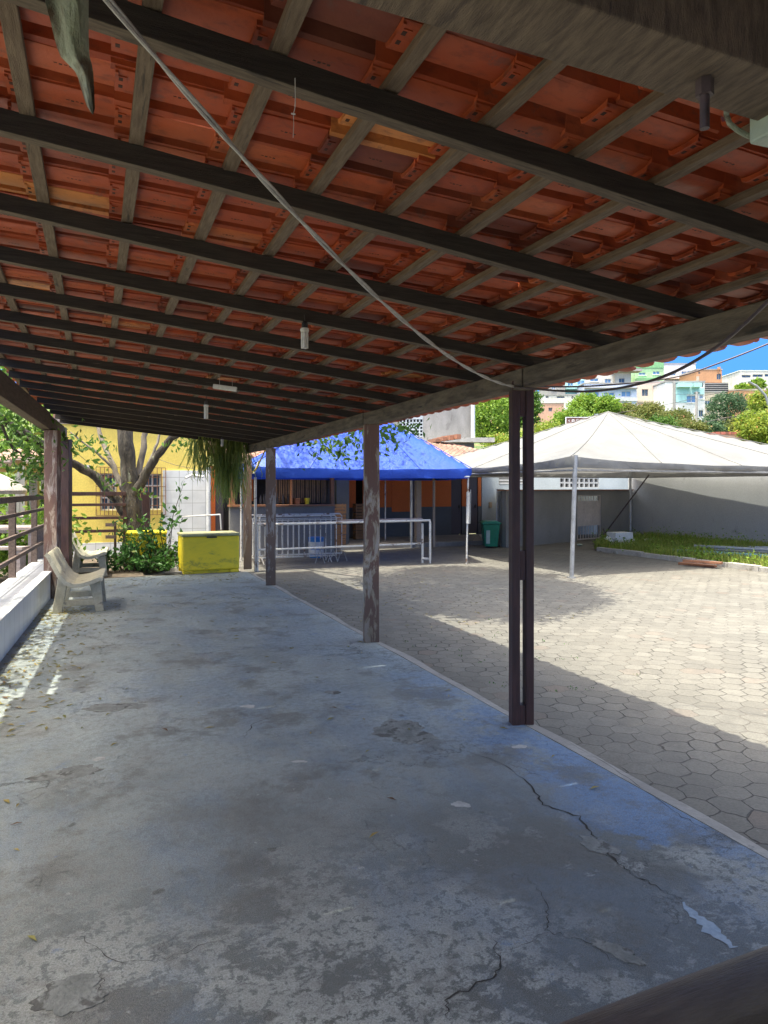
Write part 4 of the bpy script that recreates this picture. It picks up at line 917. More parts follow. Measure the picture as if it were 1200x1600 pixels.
# back wall of the porch: grey below, orange above, doors and openings
UW = 21.3
def on(px, py): return WZ(px, py, UW)
zo = 1.06
doors = [(on(642, 0)[0], on(656, 0)[0]), (on(705, 0)[0], on(722, 0)[0]), (on(733, 0)[0], on(747, 0)[0])]
NR = on(752, 0)[0]
d1 = (on(556, 0)[0], on(569, 0)[0]); d2 = (on(518, 0)[0], on(534, 0)[0]); holes = [(d1[0], d1[1], .06, 2.25), (d2[0], d2[1], .06, 2.25)]+[(a_, b_, .06, 2.3) for a_, b_ in doors]
mb = MB(); win_open(mb, 5.9, NR, ZC, zo, [(h[0], h[1], .06, zo) for h in holes], UW, UW+.15); mb.build('lower_wall', M['dgrey'], bar)
mb = MB(); win_open(mb, 5.9, NR, zo+.001, 3.0, [(h[0], h[1], zo, h[3]) for h in holes], UW, UW+.15); mb.build('upper_wall', M['orange'], bar)
for a_, b_ in doors:
    d_ = MB().fb(a_+.01, b_-.01, UW+.03, UW+.08, .09, 2.29).build('door', M['dpurple'], bar); d_['label'] = 'dark grey closed door'
    MB().fb(b_-.12, b_-.09, UW-.0, UW+.028, 1.0, 1.12).build('handle', M['black'], d_)
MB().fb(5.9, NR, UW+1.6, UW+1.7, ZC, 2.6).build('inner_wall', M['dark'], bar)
MB().fb(d2[0]+.02, d2[0]+.38, UW+.9, UW+.95, .06, 2.1).build('green_door', noisy('dark_green_door', (.03, .10, .05), (.04, .13, .06), 4), bar)
MB().fb(on(612, 0)[0], on(641, 0)[0], UW-.02, UW-.004, .9, 2.2).build('orange_panel', M['orange'], bar)
v_ = on(693, 0)[0]; MB().fb(v_-.14, v_+.2, UW-.03, UW-.004, 1.98, 2.12).build('vent_plate', M['dark'], bar)
for a_, b_ in ((653, .1),): N_ = NU(a_, 18.95); MB().fb(N_-.08, N_+.08, 18.87, 19.03, .06, 2.46).build('pillar', M['beige'], bar)
N_ = NU(530, 19.2); MB().fb(N_-.05, N_+.35, 19.3, 19.45, .06, 1.95).build('pillar', M['dgrey'], bar)
# roof: tiled slope, fascia, wall above
def slope_roof(N0, N1, u0, z0, u1, z1, mat, parent, th=.10, name='roof', rows=True):
    n_ = Vector((0, 0, 1)); a_ = S(N0, u0, z0); b_ = S(N1, u0, z0); c = S(N1, u1, z1); d_ = S(N0, u1, z1)
    mb = MB(); mb.add([a_-VZ*th, b_-VZ*th, c-VZ*th, d_-VZ*th, a_, b_, c, d_], [(3, 2, 1, 0), (0, 1, 5, 4), (1, 2, 6, 5), (2, 3, 7, 6), (3, 0, 4, 7), (4, 5, 6, 7)])
    k = N0
    while k < N1-.1 and rows:                      # rows of barrel cover tiles running up the slope
        pr = [(-.07, 0), (-.05, .045), (0, .065), (.05, .045), (.07, 0)]; rr = 14; vs = []; fs = []
        for j in range(rr+1):
            t = j/rr; lift = .0
            for half in (0, 1):
                tt = min(1, t+half*.001); lf = .025*(1-half) if j else .025
                for a2, z2 in pr: q = S(k+.1+a2*(1.05 if half == 0 else .92), u0+(u1-u0)*tt, z0+(z1-z0)*tt+z2+(.022 if half == 1 else 0)); vs.append(q)
        for j in range(2*rr+1):
            for i in range(4): fs.append((j*5+i, j*5+i+1, (j+1)*5+i+1, (j+1)*5+i))
        fs.append((0, 1, 2, 3, 4)); mb.add(vs, fs); k += .2
    return mb.build(name, mat, parent)
slope_roof(3.0, 13.0, 18.45, 2.50, 24.4, 3.50, M['oldtile'], bar)
o = MB(); 
for k in range(4): o.fb(13.0-.9+k*.2, 13.0-.72+k*.2, 23.6-k*.2, 24.3, 3.5+.03*k, 3.62+.05*k)
o = o.build('spare_roof_tiles', M['coping']); tag(o, 'small pile of loose clay tiles at the ridge right of the grey concrete block', 'roof tiles')
ub = thing('concrete_block_building', 'bare grey concrete upper storey with ventilation block grid rising behind the blue tent', 'building', P(690, 700, 29))
Yb = 29.0
def pb(px0, px1, py0, py1, Y, d_=4.0): a_ = P(px0, py1, Y); b_ = P(px1, py0, Y); return (a_.x, b_.x, Y, Y+d_, a_.z, b_.z)
x = pb(661, 741, 560, 800, Yb); MB().box(*x).build('wall', M['concrete'], ub)
x = pb(585, 624, 560, 800, Yb); MB().box(*x).build('wall', M['concrete'], ub)
mb = MB(); gx0, gx1 = P(624, 0, Yb).x, P(661, 0, Yb).x; gz0, gz1 = P(0, 687, Yb).z, P(0, 655, Yb).z
mb.box(gx0, gx1, Yb+.02, Yb+.2, P(0, 800, Yb).z, gz0); mb.box(gx0, gx1, Yb+.02, Yb+.2, gz1, P(0, 560, Yb).z)
for k in range(8): xx = gx0+(gx1-gx0)*k/7; mb.box(xx-.028, xx+.028, Yb+.03, Yb+.14, gz0, gz1)
for k in range(1, 6): z = gz0+(gz1-gz0)*k/6; mb.box(gx0, gx1, Yb+.034, Yb+.136, z-.028, z+.028)
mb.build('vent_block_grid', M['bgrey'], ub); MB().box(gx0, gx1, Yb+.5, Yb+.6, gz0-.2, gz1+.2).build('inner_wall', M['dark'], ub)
MB().box(P(610, 0, Yb).x, P(770, 0, Yb).x, Yb-.5, Yb-.001, P(0, 692, Yb).z, P(0, 685, Yb).z).build('ledge', M['kerb'], ub)
MB().tube([P(739, 692, Yb-.15), P(739, 600, Yb-.15)], .09, 10).build('drain_pipe', M['whitep'], ub, True)

# crates and bottles
def crate(c, w, d_, h, lab, rot=ANG):
    t = thing('wooden_crate', lab, 'crate', c, 'wooden crates stacked on the porch'); o_ = Vector(c); x = VN*w/2; y = VD*d_/2
    mb = MB()
    for s_ in (-1, 1):
        for k in range(3):
            z = h*(.15+.33*k); mb.obox(o_+y*s_+VZ*z, x, VD*.006, VZ*h*.12); mb.obox(o_+x*s_*.99+VZ*z, VN*.006, y*.97, VZ*h*.12)
    mb.build('slats', M['crate'], t); MB().obox(o_+VZ*.012, x*.97, y*.97, VZ*.008).build('bottom', M['crate'], t)
    for a_ in (-1, 1):
        for b_ in (-1, 1): MB().obox(o_+x*a_*.93+y*b_*.9+VZ*h/2, VN*.015, VD*.015, VZ*h*.48).build('corner_post', M['crate'], t)
NC = NU(529, 18.9)
for k, w_ in enumerate(('bottom crate of the stack beside the bar, hidden behind the barriers', 'second crate from the bottom of the stack beside the bar', 'third crate from the bottom of the stack beside the bar', 'topmost crate of the stack beside the bar, level with the counter')):
    crate(S(NC-.02+.01*(k % 2), 18.95, .062+.30*k), .42, .30, .29, w_)
NC = NU(564, 20.6)
for k, w_ in enumerate(('bottom crate of the stack in the dark doorway', 'second crate up in the dark doorway stack', 'third crate up in the dark doorway stack', 'top crate of the stack in the dark doorway')):
    crate(S(NC, 20.75, .062+.29*k), .34, .28, .28, w_)
blab = ['dark bottle on the bar shelf nearest the left jamb', 'dark bottle second from the left jamb of the bar hatch', 'short dark bottle left of the hatch centre post', 'dark bottle beside the orange panel in the bar hatch', 'tall dark bottle right of the leftmost group in the bar hatch', 'dark bottle just left of the yellow tub in the bar']
for k, px in enumerate((406, 411, 414, 432, 441, 449)):
    c = S(NU(px, 17.82)+.02, 17.80, 1.276); o = MB().lathe(c, [(.033, 0), (.035, .01), (.035, .16+.01*(k % 3)), (.013, .21+.01*(k % 3)), (.013, .26+.012*(k % 4))], 12).build('bottle', M['black'], None, 'a')
    tag(o, blab[k], 'bottle', 'dark bottles on the bar counter')
for px, w, lab, mt in ((463, .10, 'low orange tub on the bar counter behind the slats', 'crate'), (479, .07, 'bright yellow tub at the right of the bar counter', 'freezer')):
    c = S(NU(px, 17.82), 17.77, 1.276); o = MB().lathe(c, [(w*.8, 0), (w, .14), (w+.006, .145), (w+.006, .16), (w*.9, .165)], 16).build('plastic_tub', M[mt], None, 'a'); tag(o, lab, 'tub')

# teal wall, yard wall, annex
yb = thing('rear_building', 'pale blue-grey rear wall with square vent openings above the low grey annex', 'building', (6.4, 26, ZC))
w0 = S(NR+.01, UW-.02, 0); w1 = Vector((11.2, 27.99, 0))
wd = (w1-w0).normalized(); wnrm = Vector((-wd.y, wd.x, 0)); LW = (w1-w0).length
def onw(px):                                     # distance along the rear wall seen at column px
    r = (px-CX)/FPX; return (w0.x-r*w0.y)/(r*wd.y-wd.x)
def wbox(mb, s0, s1, t0, t1, z0, z1): q = w0+wd*(s0+s1)/2+wnrm*(t0+t1)/2; return mb.obox((q.x, q.y, (z0+z1)/2), wd*(s1-s0)/2, wnrm*(t1-t0)/2, VZ*(z1-z0)/2)
sa, sb = onw(875), onw(936); Yv = (w0+wd*sa).y; z0v = CH+(HY-763)/FPX*Yv; z1v = CH+(HY-745.5)/FPX*Yv
mb = MB(); wbox(mb, 0, sa, 0, .2, ZC, 2.8); wbox(mb, sb, LW, 0, .2, ZC, 2.8); wbox(mb, sa, sb, 0, .2, ZC, z0v); wbox(mb, sa, sb, 0, .2, z1v, 2.8); mb.build('wall', M['bgrey'], yb)
mb = MB(); nb = 8
for k in range(nb+1): s_ = sa+(sb-sa)*k/nb; wbox(mb, s_-.035, s_+.035, .02, .14, z0v, z1v)
for z in (z0v+.02, (z0v+z1v)/2, z1v-.02): wbox(mb, sa, sb, .024, .136, z-.03, z+.03)
mb.build('vent_block_grid', M['bwall'], yb); mb = MB(); wbox(mb, sa-.1, sb+.1, .3, .35, z0v-.1, z1v+.1); mb.build('inner_wall', M['dark'], yb)
s_ = onw(787); mb = MB(); wbox(mb, s_-.2, s_+.9, -.012, -.002, 1.85, 2.2); mb.build('louvre_vent', M['annex'], yb); mb = MB()
for k in range(3): wbox(mb, s_-.2, s_+.9, -.035, -.014, 1.87+.11*k, 1.90+.11*k)
mb.build('louvre_slat', M['whitep'], yb)
s_ = onw(760); q = w0+wd*s_; M_o = MB().tube([Vector((q.x, q.y, 2.22))-wnrm*.05, Vector((q.x, q.y, 2.22))-wnrm*.01], .085, 16).build('orange_disc', M['orange'], yb)
s_ = onw(766); mb = MB(); wbox(mb, s_-.06, s_+.06, -.03, -.001, 1.0, 1.2); mb.build('switch_box', M['cardboard'], yb)
an = thing('grey_annex', 'low dark grey annex with terracotta coping and a barred metal door beneath the white tent', 'outbuilding', (6.4, 23.5, ZC))
A0 = Vector((3.66, 20.55, 0)); A1 = Vector((9.16, 25.25, 0)); ad = (A1-A0).normalized(); an_ = Vector((-ad.y, ad.x, 0)); LA_ = (A1-A0).length
def ona(px): r = (px-CX)/FPX; return (A0.x-r*A0.y)/(r*ad.y-ad.x)
def abox(mb, s0, s1, t0, t1, z0, z1): q = A0+ad*(s0+s1)/2+an_*(t0+t1)/2; return mb.obox((q.x, q.y, (z0+z1)/2), ad*(s1-s0)/2, an_*(t1-t0)/2, VZ*(z1-z0)/2)
da, db = ona(902), ona(939.5); zd = 1.47
mb = MB(); abox(mb, 0, da, 0, .15, ZC, 1.62); abox(mb, db, LA_, 0, .15, ZC, 1.62); abox(mb, da, db, 0, .15, zd, 1.62); mb.beam(A0+ad*.10+an_*.2+VZ*.77, Vector((4.35, 24.9, .77)), .15, 1.7); mb.build('wall', M['annex'], an)
mb = MB(); abox(mb, -.08, LA_, -.07, .26, 1.622, 1.66); mb.build('coping', M['coping'], an); q = A0+an_*.27; e = A1+an_*.27; MB().prism([(q.x+.1, q.y), (e.x, e.y), (9.3, 27.0), (4.35, 25.0)], 1.60, 1.635).build('roof', M['concrete'], an)
mb = MB(); abox(mb, da, db, 1.3, 1.35, ZC, 1.6); mb.build('inner_wall', M['dark'], an)
zt0, zt1, zb0, zb1 = 1.27, zd-.03, .02, .42
mb = MB(); abox(mb, da+.04, db-.04, .03, .055, zb1, zt0); dr = mb.build('door', M['door'], an)
mb = MB(); abox(mb, da+.001, da+.045, .02, .07, ZC+.03, zd); abox(mb, db-.045, db-.001, .02, .07, ZC+.03, zd); abox(mb, da+.05, db-.05, .02, .07, zd-.035, zd-.001); abox(mb, da+.05, db-.05, .02, .07, ZC+.03, ZC+.075); mb.build('frame', M['door'], dr)
mb = MB()
for k in range(9): s_ = da+.09+(db-da-.18)*k/8; abox(mb, s_-.014, s_+.014, .035, .05, zt0, zd-.035); abox(mb, s_-.014, s_+.014, .035, .05, ZC+.07, zb1)
mb.build('bars', M['door'], dr)
bb = MB(); q = G(781, 852, ZC)
o = MB().extr([(-.16, 0), (.06, 0), (.17, 1.76), (-.12, 1.76)], q-ad*.04, ad, VZ, -an_*.05).build('white_board', M['whitep']); tag(o, 'tall narrow white board leaning at the left corner of the grey annex', 'board')
bw = MB().fb(18.3, 18.5, 3.0, 20.0, ZC-.2, 2.95).build('boundary_wall', M['bwall']); tag(bw, 'tall plain light grey boundary wall behind the grass verge on the right', 'wall')
# wheelie bin
wb_ = thing('wheelie_bin', 'green wheeled rubbish bin in front of the pale teal wall', 'bin', G(766, 855, ZC)); c = G(766, 856, ZC)
mb = MB(); vs = []
for z, w, d0, d1_ in ((.05, .19, -.2, .2), (.72, .25, -.27, .27)):
    for a_, b_ in ((-w, d0), (w, d0), (w, d1_), (-w, d1_)): vs.append(c+Vector((a_, b_, z)))
mb.add(vs, [(0, 1, 2, 3)[::-1], (4, 5, 6, 7), (0, 1, 5, 4), (1, 2, 6, 5), (2, 3, 7, 6), (3, 0, 4, 7)]).build('body', M['wheelie'], wb_, bevel=.02)
mb = MB(); mb.extr([(-.29, .725), (.29, .725), (.29, .75), (.18, .81), (-.18, .81), (-.29, .76)], c-Vector((0, .30, 0)), Vector((1, 0, 0)), VZ, Vector((0, .6, 0))); mb.build('lid', M['wheelie'], wb_, bevel=.015)
for s_ in (-1, 1): MB().tube([c+Vector((.10+s_*.12, .22, .09)), c+Vector((.14+s_*.12, .22, .09))], .09, 16).build('wheel', M['black'], wb_)
MB().tube([c+Vector((-.22, .33, .74)), c+Vector((.22, .33, .74))], .015, 8).build('handle', M['wheelie'], wb_)
MB().obox(c+Vector((-.10, -.247, .34)), (.055, 0, 0), (0, .006, 0), (0, -.02, .20)).build('pale_label', M['mint'], wb_)
# scraps
def rock(c, r, mat, name, lab, cat, seed, fl=.6, group=None):
    rr = random.Random(seed); bm_v = []; n1_, n2_ = 7, 10; c = Vector(c)
    prof_ = []
    mb = MB(); vs = []; fs = []
    for i in range(n1_):
        th_ = math.pi*(i+.5)/n1_
        for k in range(n2_):
            p_ = 2*math.pi*k/n2_; q = rr.uniform(.75, 1.2)*r; vs.append(c+Vector((q*math.sin(th_)*math.cos(p_), q*math.sin(th_)*math.sin(p_), r*fl+q*fl*math.cos(th_))))
    for i in range(n1_-1):
        for k in range(n2_): fs.append((i*n2_+k, (i+1)*n2_+k, (i+1)*n2_+(k+1) % n2_, i*n2_+(k+1) % n2_))
    fs.append(tuple(range(n2_))); fs.append(tuple(reversed(range((n1_-1)*n2_, n1_*n2_))))
    o = mb.add(vs, fs).build(name, mat); tag(o, lab, cat, group); return o
q = G(745, 852, ZC); o = MB().extr([(-.24, 0), (.22, 0), (.24, .14), (.06, .33), (-.04, .30)], q, Vector((.9, .4, 0)).normalized(), VZ, Vector((.02, .03, 0))).build('cardboard_scrap', M['cardboard']); tag(o, 'torn piece of pale cardboard propped left of the green bin', 'cardboard')
rock(G(936, 850, ZC), .20, M['black'], 'rubbish_bag', 'black rubbish bag slumped by the foot of the barred door', 'rubbish bag', 3, .45)
rock(G(906, 853, ZC), .09, M['mint'], 'crumpled_paper', 'crumpled pale blue paper on the paving left of the barred door', 'litter', 4, .4)
rock(G(1002, 868, ZC), .10, M['mint'], 'crumpled_bag', 'crumpled pale blue plastic bag at the kerb of the verge', 'litter', 5, .5)
rock(G(952, 852, -.03), .19, M['foam'], 'white_sack', 'lumpy white sack left of the stacked foam boxes', 'sack', 6, .7)
rock(G(1012, 850, -.03), .14, M['foam'], 'white_sack', 'small white sack lying in the grass of the verge', 'sack', 8, .6)
for k, (z, dx, lab) in enumerate(((0, 0, 'lower of the two white foam boxes at the end of the verge'), (.20, -.05, 'upper of the two white foam boxes at the end of the verge'))):
    q = G(971, 852, -.03)+Vector((dx, 0, z)); o = MB().obox(q+VZ*.10, (.30, .10, 0), (-.07, .20, 0), (0, 0, .098)).build('foam_box', M['foam'], None, bevel=.01); tag(o, lab, 'foam box', 'white foam boxes on the verge')
# verge: kerb, pipes, planks, grass
kb = thing('verge_kerb', 'low whitewashed kerb along the near edge of the grass verge', 'kerb', S(13.1, 13, ZC)); u_ = 8.0
while u_ < 15.3:
    L = random.uniform(.7, 1.0); MB().fb(13.04+random.uniform(-.02, .02), 13.18, u_, u_+L-.02, ZC-.1, ZC+.12+random.uniform(-.02, .02)).build('kerb_stone', M['kerb'], kb, bevel=.01); u_ += L
plab = ['pale blue-green plastic pipe lying nearest the kerb in the grass', 'grey plastic pipe at the front of the grey bundle on the verge', 'grey plastic pipe in the middle of the bundle on the verge', 'grey plastic pipe at the back of the bundle on the verge', 'topmost grey plastic pipe resting across the bundle']
for k, (a_, b_, mt, r) in enumerate((((1048, 860), (1245, 872), 'pipeblue', .05), ((1075, 857), (1240, 864), 'pipegrey', .045), ((1090, 855.5), (1240, 860), 'pipegrey', .045), ((1100, 854), (1240, 857), 'pipegrey', .045), ((1085, 853), (1230, 861), 'pipegrey', .04))):
    z = .04+(.09 if k == 4 else 0); o = MB().tube([G(a_[0], a_[1], z-.0), G((a_[0]+b_[0])/2, (a_[1]+b_[1])/2, z), G(b_[0], b_[1], z)], r, 12).build('plastic_pipe', M[mt], None, True); tag(o, plab[k], 'pipe', 'plastic pipes lying on the verge')
for k, (a_, b_, lab) in enumerate((((1062, 880), (1118, 885), 'rusty brown plank on the ground in front of the verge kerb'), ((1068, 876), (1128, 880), 'rusty brown plank lying on the verge just behind the kerb'))):
    o = MB().beam(G(*a_, ZC+.03+k*.10), G(*b_, ZC+.03+k*.10), .16, .05).build('plank', M['rust'], None, bevel=.004); tag(o, lab, 'plank')
def grass(name, n_, fpos, h, lab, mat='grass', wid=.012):
    V_ = []; F_ = []; T_ = []
    for _ in range(n_):
        c = fpos(); H = h*random.uniform(.35, 1.2)*(1+.5*mnoise.noise(c*1.3)); a_ = random.uniform(0, 6.28); w = Vector((math.cos(a_), math.sin(a_), 0))*wid*random.uniform(.6, 1.4)
        l = Vector((random.gauss(0, .3), random.gauss(0, .3), 0))*H; i = len(V_)
        V_ += [tuple(c-w), tuple(c+w), tuple(c+l*.4+VZ*H*.6+w*.7), tuple(c+l*.4+VZ*H*.6-w*.7), tuple(c+l+VZ*H)]
        t = min(.92, max(0, random.gauss(.45, .25))); F_ += [(i, i+1, i+2, i+3), (i+3, i+2, i+4)]; T_ += [t, t]
    return raw(name, V_, F_, M[mat], None, T_)
def fp():
    N_ = random.uniform(13.15, 18.2); u_ = random.uniform(8.5, 18.4)
    if u_ < 13.5 and N_ > 14.5: u_ = random.uniform(13.5, 19)
    u_ = min(u_, 15.7+(N_-13.1)*.92-random.random()*.4)
    return S(N_, u_, -.03)
o = grass('verge_grass', 11000, fp, .22, ''); tag(o, 'rough green grass and weeds filling the verge below the boundary wall', 'grass', None, 'stuff')
pts = []
for _ in range(240):
    c = fp()
    for k in range(10): pts.append(c+Vector((random.gauss(0, .09), random.gauss(0, .09), abs(random.gauss(.12, .12)))))
for _ in range(60):
    c = S(random.uniform(13.1, 13.6), random.choice([random.uniform(9, 12.3), random.uniform(9, 12.3), random.uniform(12, 15.5)]), -.03)
    for k in range(14): pts.append(c+Vector((random.gauss(0, .10), random.gauss(0, .12), abs(random.gauss(.12, .10)))))
o = foliage('verge_weeds', np.array(pts), .07, M['leafbright'], None, .5); tag(o, 'broad-leaved weeds scattered through the verge grass', 'weeds', None, 'stuff')

# =================================================================== YELLOW HOUSE
yh = thing('yellow_house', 'yellow house with barred windows and white tiled lower walls behind the big tree', 'house', S(0, 19.5, -.05)); UY = 18.3
ZY = -.05
w1_ = [NU(157, UY), NU(182, UY)]; w2_ = [NU(225, UY), NU(252, UY)]; zw0, zw1 = 1.15, 2.07
mb = MB(); win_open(mb, -.75, 2.7, ZY, 3.40, [(w1_[0], w1_[1], zw0, zw1), (w2_[0], w2_[1], zw0, zw1)], UY, UY+.2); mb.build('wall', M['yellow'], yh)
mb = MB(); mb.fb(2.5, 2.7, UY+.201, UY+5, ZY, 3.4); mb.fb(-.75, -.55, UY+.201, UY+5, ZY, 3.4); mb.build('side_wall', M['yellow'], yh)
for w_ in (w1_, w2_):
    f_ = MB(); N0, N1 = w_
    for a_, b_ in ((N0, N0+.04), (N1-.04, N1), ((N0+N1)/2-.02, (N0+N1)/2+.02)): f_.fb(a_, b_, UY+.06, UY+.10, zw0, zw1)
    for z in (zw0, zw0+.3, zw0+.6, zw1-.04): f_.fb(N0+.041, N1-.041, UY+.065, UY+.095, z, z+.035)
    f_ = f_.build('window', M['whitep'], yh); MB().fb(N0, N1, UY+.11, UY+.12, zw0, zw1).build('pane', M['glass'], f_)
    mb = MB()
    for k in range(7): a_ = N0-.10+(N1-N0+.20)*k/6; mb.fb(a_-.008, a_+.008, UY-.09, UY-.075, zw0-.12, zw1+.15)
    for k in range(6): z = zw0-.12+(zw1-zw0+.27)*k/5; mb.fb(N0-.1, N1+.1, UY-.074, UY-.06, z-.007, z+.007)
    for a_ in (N0-.1, N1+.1): mb.fb(a_-.01, a_+.01, UY-.06, UY, zw1+.0, zw1+.03); mb.fb(a_-.01, a_+.01, UY-.06, UY, zw0, zw0+.03)
    mb.build('window_bars', M['rust'], yh)
nt0 = NU(254, UY); MB().fb(-.75, nt0-.02, UY-.02, UY-.002, ZY, .36).build('lower_tiles', M['whitetile'], yh)
MB().fb(nt0, 2.7, UY-.03, UY-.002, ZY, 2.16).build('wall_tiles', M['whitetile'], yh)
sw = WZ(138, 731, UY); MB().fb(sw[0]-.05, sw[0]+.05, UY-.03, UY-.001, sw[1]-.06, sw[1]+.07).build('switch_box', M['whitep'], yh)
slope_roof(-.95, 2.9, UY+.02, 3.50, UY+4, 4.5, M['oldtile'], yh)
MB().fb(-.95, 2.9, UY-.03, UY-.001, 3.26, 3.40).build('fascia', M['paleweath'], yh)
q0, q1 = WZ(115, 690, UY-.03), WZ(140, 728, UY-.03)
o = MB().tube([S(q0[0]-.3, UY-.03, q0[1]+.05), S(q1[0], UY-.03, q1[1]+.06)], .006, 5).build('wall_cable', M['wiredark'], yh)
o = MB().tube([P(240, 715, 16.6), P(275, 727, 16.5), P(310, 734, 16.4), P(345, 733, 16.2), P(372, 735, 16)], .006, 5).build('sagging_cable', M['wiredark']); tag(o, 'thin dark cable sagging in front of the yellow wall above the white tiles', 'cable')
# white pipe posts and curtain-like panel by the tiles
dp = thing('white_post_gate', 'white pipe frame with a thin bar right of the white tiles beside the orange strip', 'gate frame', S(2.55, 16.9, 0))
MB().tube([G(326, 868, 0)*1, P(326, 730, G(326, 868, 0).y)], .055, 10).build('post', M['whitep'], dp, True)
MB().tube([P(278, 808, 16.5), P(345, 804, 16.5)], .018, 8).build('bar', M['rustwhite'], dp, True); MB().tube([P(344, 803, 16.5), P(346, 833, 16.5)], .018, 8).build('bar', M['rustwhite'], dp, True)
MB().tube([P(318, 745, 16.9), P(300, 742, 16.9), P(290, 747, 16.8)], .03, 8).build('spout', M['whitep'], dp, True)

# =================================================================== LEFT BACKGROUND
pg = thing('pergola', 'old grey timber pergola with double posts beyond the left railing', 'pergola', P(60, 860, 19))
for px, Y in ((29, 17.5), (37, 17.5), (50, 20), (57, 20), (68, 22), (73, 22)):
    b_ = P(px, 800, Y); MB().box(b_.x-.06, b_.x+.06, Y-.06, Y+.06, -.14, P(0, 728, Y).z).build('post', M['concrete'], pg)
MB().beam(P(-60, 724, 17), P(100, 728, 20.5), .12, .12).build('beam', M['paleweath'], pg); MB().beam(P(-60, 734, 17), P(100, 736, 21), .12, .1).build('beam', M['paleweath'], pg)
MB().beam(P(20, 722, 18), P(75, 722, 23), .12, .12).build('beam', M['rail'], pg)
hu = thing('tiled_hut', 'low hut with pale fascia and clay tile roof beyond the pergola', 'hut', P(-60, 860, 19.5))
a_ = [P(-200, 745, 19), P(72, 710, 19), P(40, 700, 23), P(-200, 718, 23)]
MB().add([p_-VZ*.08 for p_ in a_]+a_, [(3, 2, 1, 0), (4, 5, 6, 7), (0, 1, 5, 4), (1, 2, 6, 5), (2, 3, 7, 6), (3, 0, 4, 7)]).build('roof', M['oldtile'], hu)
MB().beam(P(-200, 752, 18.9), P(70, 716, 18.9), .05, .16).build('fascia', M['paleweath'], hu)
for px in (-150, -20): b_ = P(px, 800, 19.5); MB().box(b_.x-.08, b_.x+.08, 19.42, 19.58, -.14, P(0, 735, 19.5).z).build('post', M['rail'], hu)
tu = thing('thatched_parasol', 'round straw thatched parasol beyond the left railing', 'parasol', P(-12, 870, 15.5))
c = P(-12, 765, 15.5); MB().lathe((c.x, c.y, 0), [(.66, c.z-.10), (.70, c.z-.02), (.66, c.z+.06), (.35, c.z+.27), (.03, c.z+.42)], 30).build('thatch', M['thatch'], tu, 'a')
MB().tube([(c.x, c.y, -.14), (c.x, c.y, c.z+.2)], .04, 8).build('pole', M['rail'], tu)
tl = ['bleached wooden picnic table just behind the left railing', 'bleached wooden picnic table under the pergola', 'bleached wooden picnic table at the far end beside the shrubs']
for k, (px, py, Y) in enumerate(((10, 822, 12.5), (45, 806, 16.5), (20, 800, 20))):
    c = P(px, py, Y); t = thing('picnic_table', tl[k], 'table', (c.x, c.y, -.14), 'picnic tables beyond the railing')
    MB().box(c.x-.75, c.x+.75, Y-.4, Y+.4, c.z-.05, c.z).build('table_top', M['paleweath'], t, bevel=.005)
    for s_ in (-1, 1):
        MB().box(c.x+s_*.6-.05, c.x+s_*.6+.05, Y-.3, Y+.3, -.14, c.z-.052).build('leg', M['paleweath'], t)
        MB().box(c.x-.75, c.x+.75, Y+s_*.75-.14, Y+s_*.75+.14, c.z-.36, c.z-.31).build('seat_plank', M['paleweath'], t)
        MB().box(c.x-.7, c.x-.6, Y+s_*.75-.1, Y+s_*.75+.1, -.14, c.z-.362).build('leg', M['paleweath'], t)
        MB().box(c.x+.6, c.x+.7, Y+s_*.75-.1, Y+s_*.75+.1, -.14, c.z-.362).build('leg', M['paleweath'], t)
bl_ = ['sunlit bush between the railing posts, next to the white wall top', 'low sunlit bush at the far end of the white wall', 'sunlit shrub behind the picnic tables', 'tall bright hedge-like shrub behind the thatched parasol', 'tall bright shrub behind the pergola posts', 'bright shrub left of the yellow house wall']
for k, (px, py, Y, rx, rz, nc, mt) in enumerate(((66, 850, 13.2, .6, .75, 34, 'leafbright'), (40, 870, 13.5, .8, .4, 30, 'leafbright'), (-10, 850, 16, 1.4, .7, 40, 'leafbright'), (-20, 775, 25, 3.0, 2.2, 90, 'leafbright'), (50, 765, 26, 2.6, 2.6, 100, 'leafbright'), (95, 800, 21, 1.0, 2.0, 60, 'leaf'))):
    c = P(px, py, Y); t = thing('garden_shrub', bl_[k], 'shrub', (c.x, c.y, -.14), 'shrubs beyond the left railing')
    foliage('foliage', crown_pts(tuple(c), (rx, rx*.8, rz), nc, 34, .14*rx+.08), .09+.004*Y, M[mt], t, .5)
    MB().tube([(c.x, c.y, -.14), (c.x, c.y, c.z)], .05, 6).build('trunk', M['bark'], t)
fb_ = thing('backdrop_tree', 'tall leafy tree closing the view beyond the hut on the far left', 'tree', (-22, 36, -.14))
foliage('crown', crown_pts((-21, 36, 6.5), (7, 3.5, 4.5), 150, 40, .7), .30, M['leafbright'], fb_, .5)
limb([(-22, 36, -.2), (-22, 36, 3), (-21, 36, 7)], .35, .15).build('trunk', M['bark'], fb_, 'all')
fb_ = thing('backdrop_tree', 'dense green tree rising behind the yellow house roof', 'tree', (-9, 34, -.14))
foliage('crown', crown_pts((-10, 34, 6.5), (6, 3, 4.0), 110, 36, .7), .30, M['leaf'], fb_, .5)
limb([(-9, 34, -.2), (-9, 34, 3), (-10, 34, 7)], .35, .15).build('trunk', M['bark'], fb_, 'all')

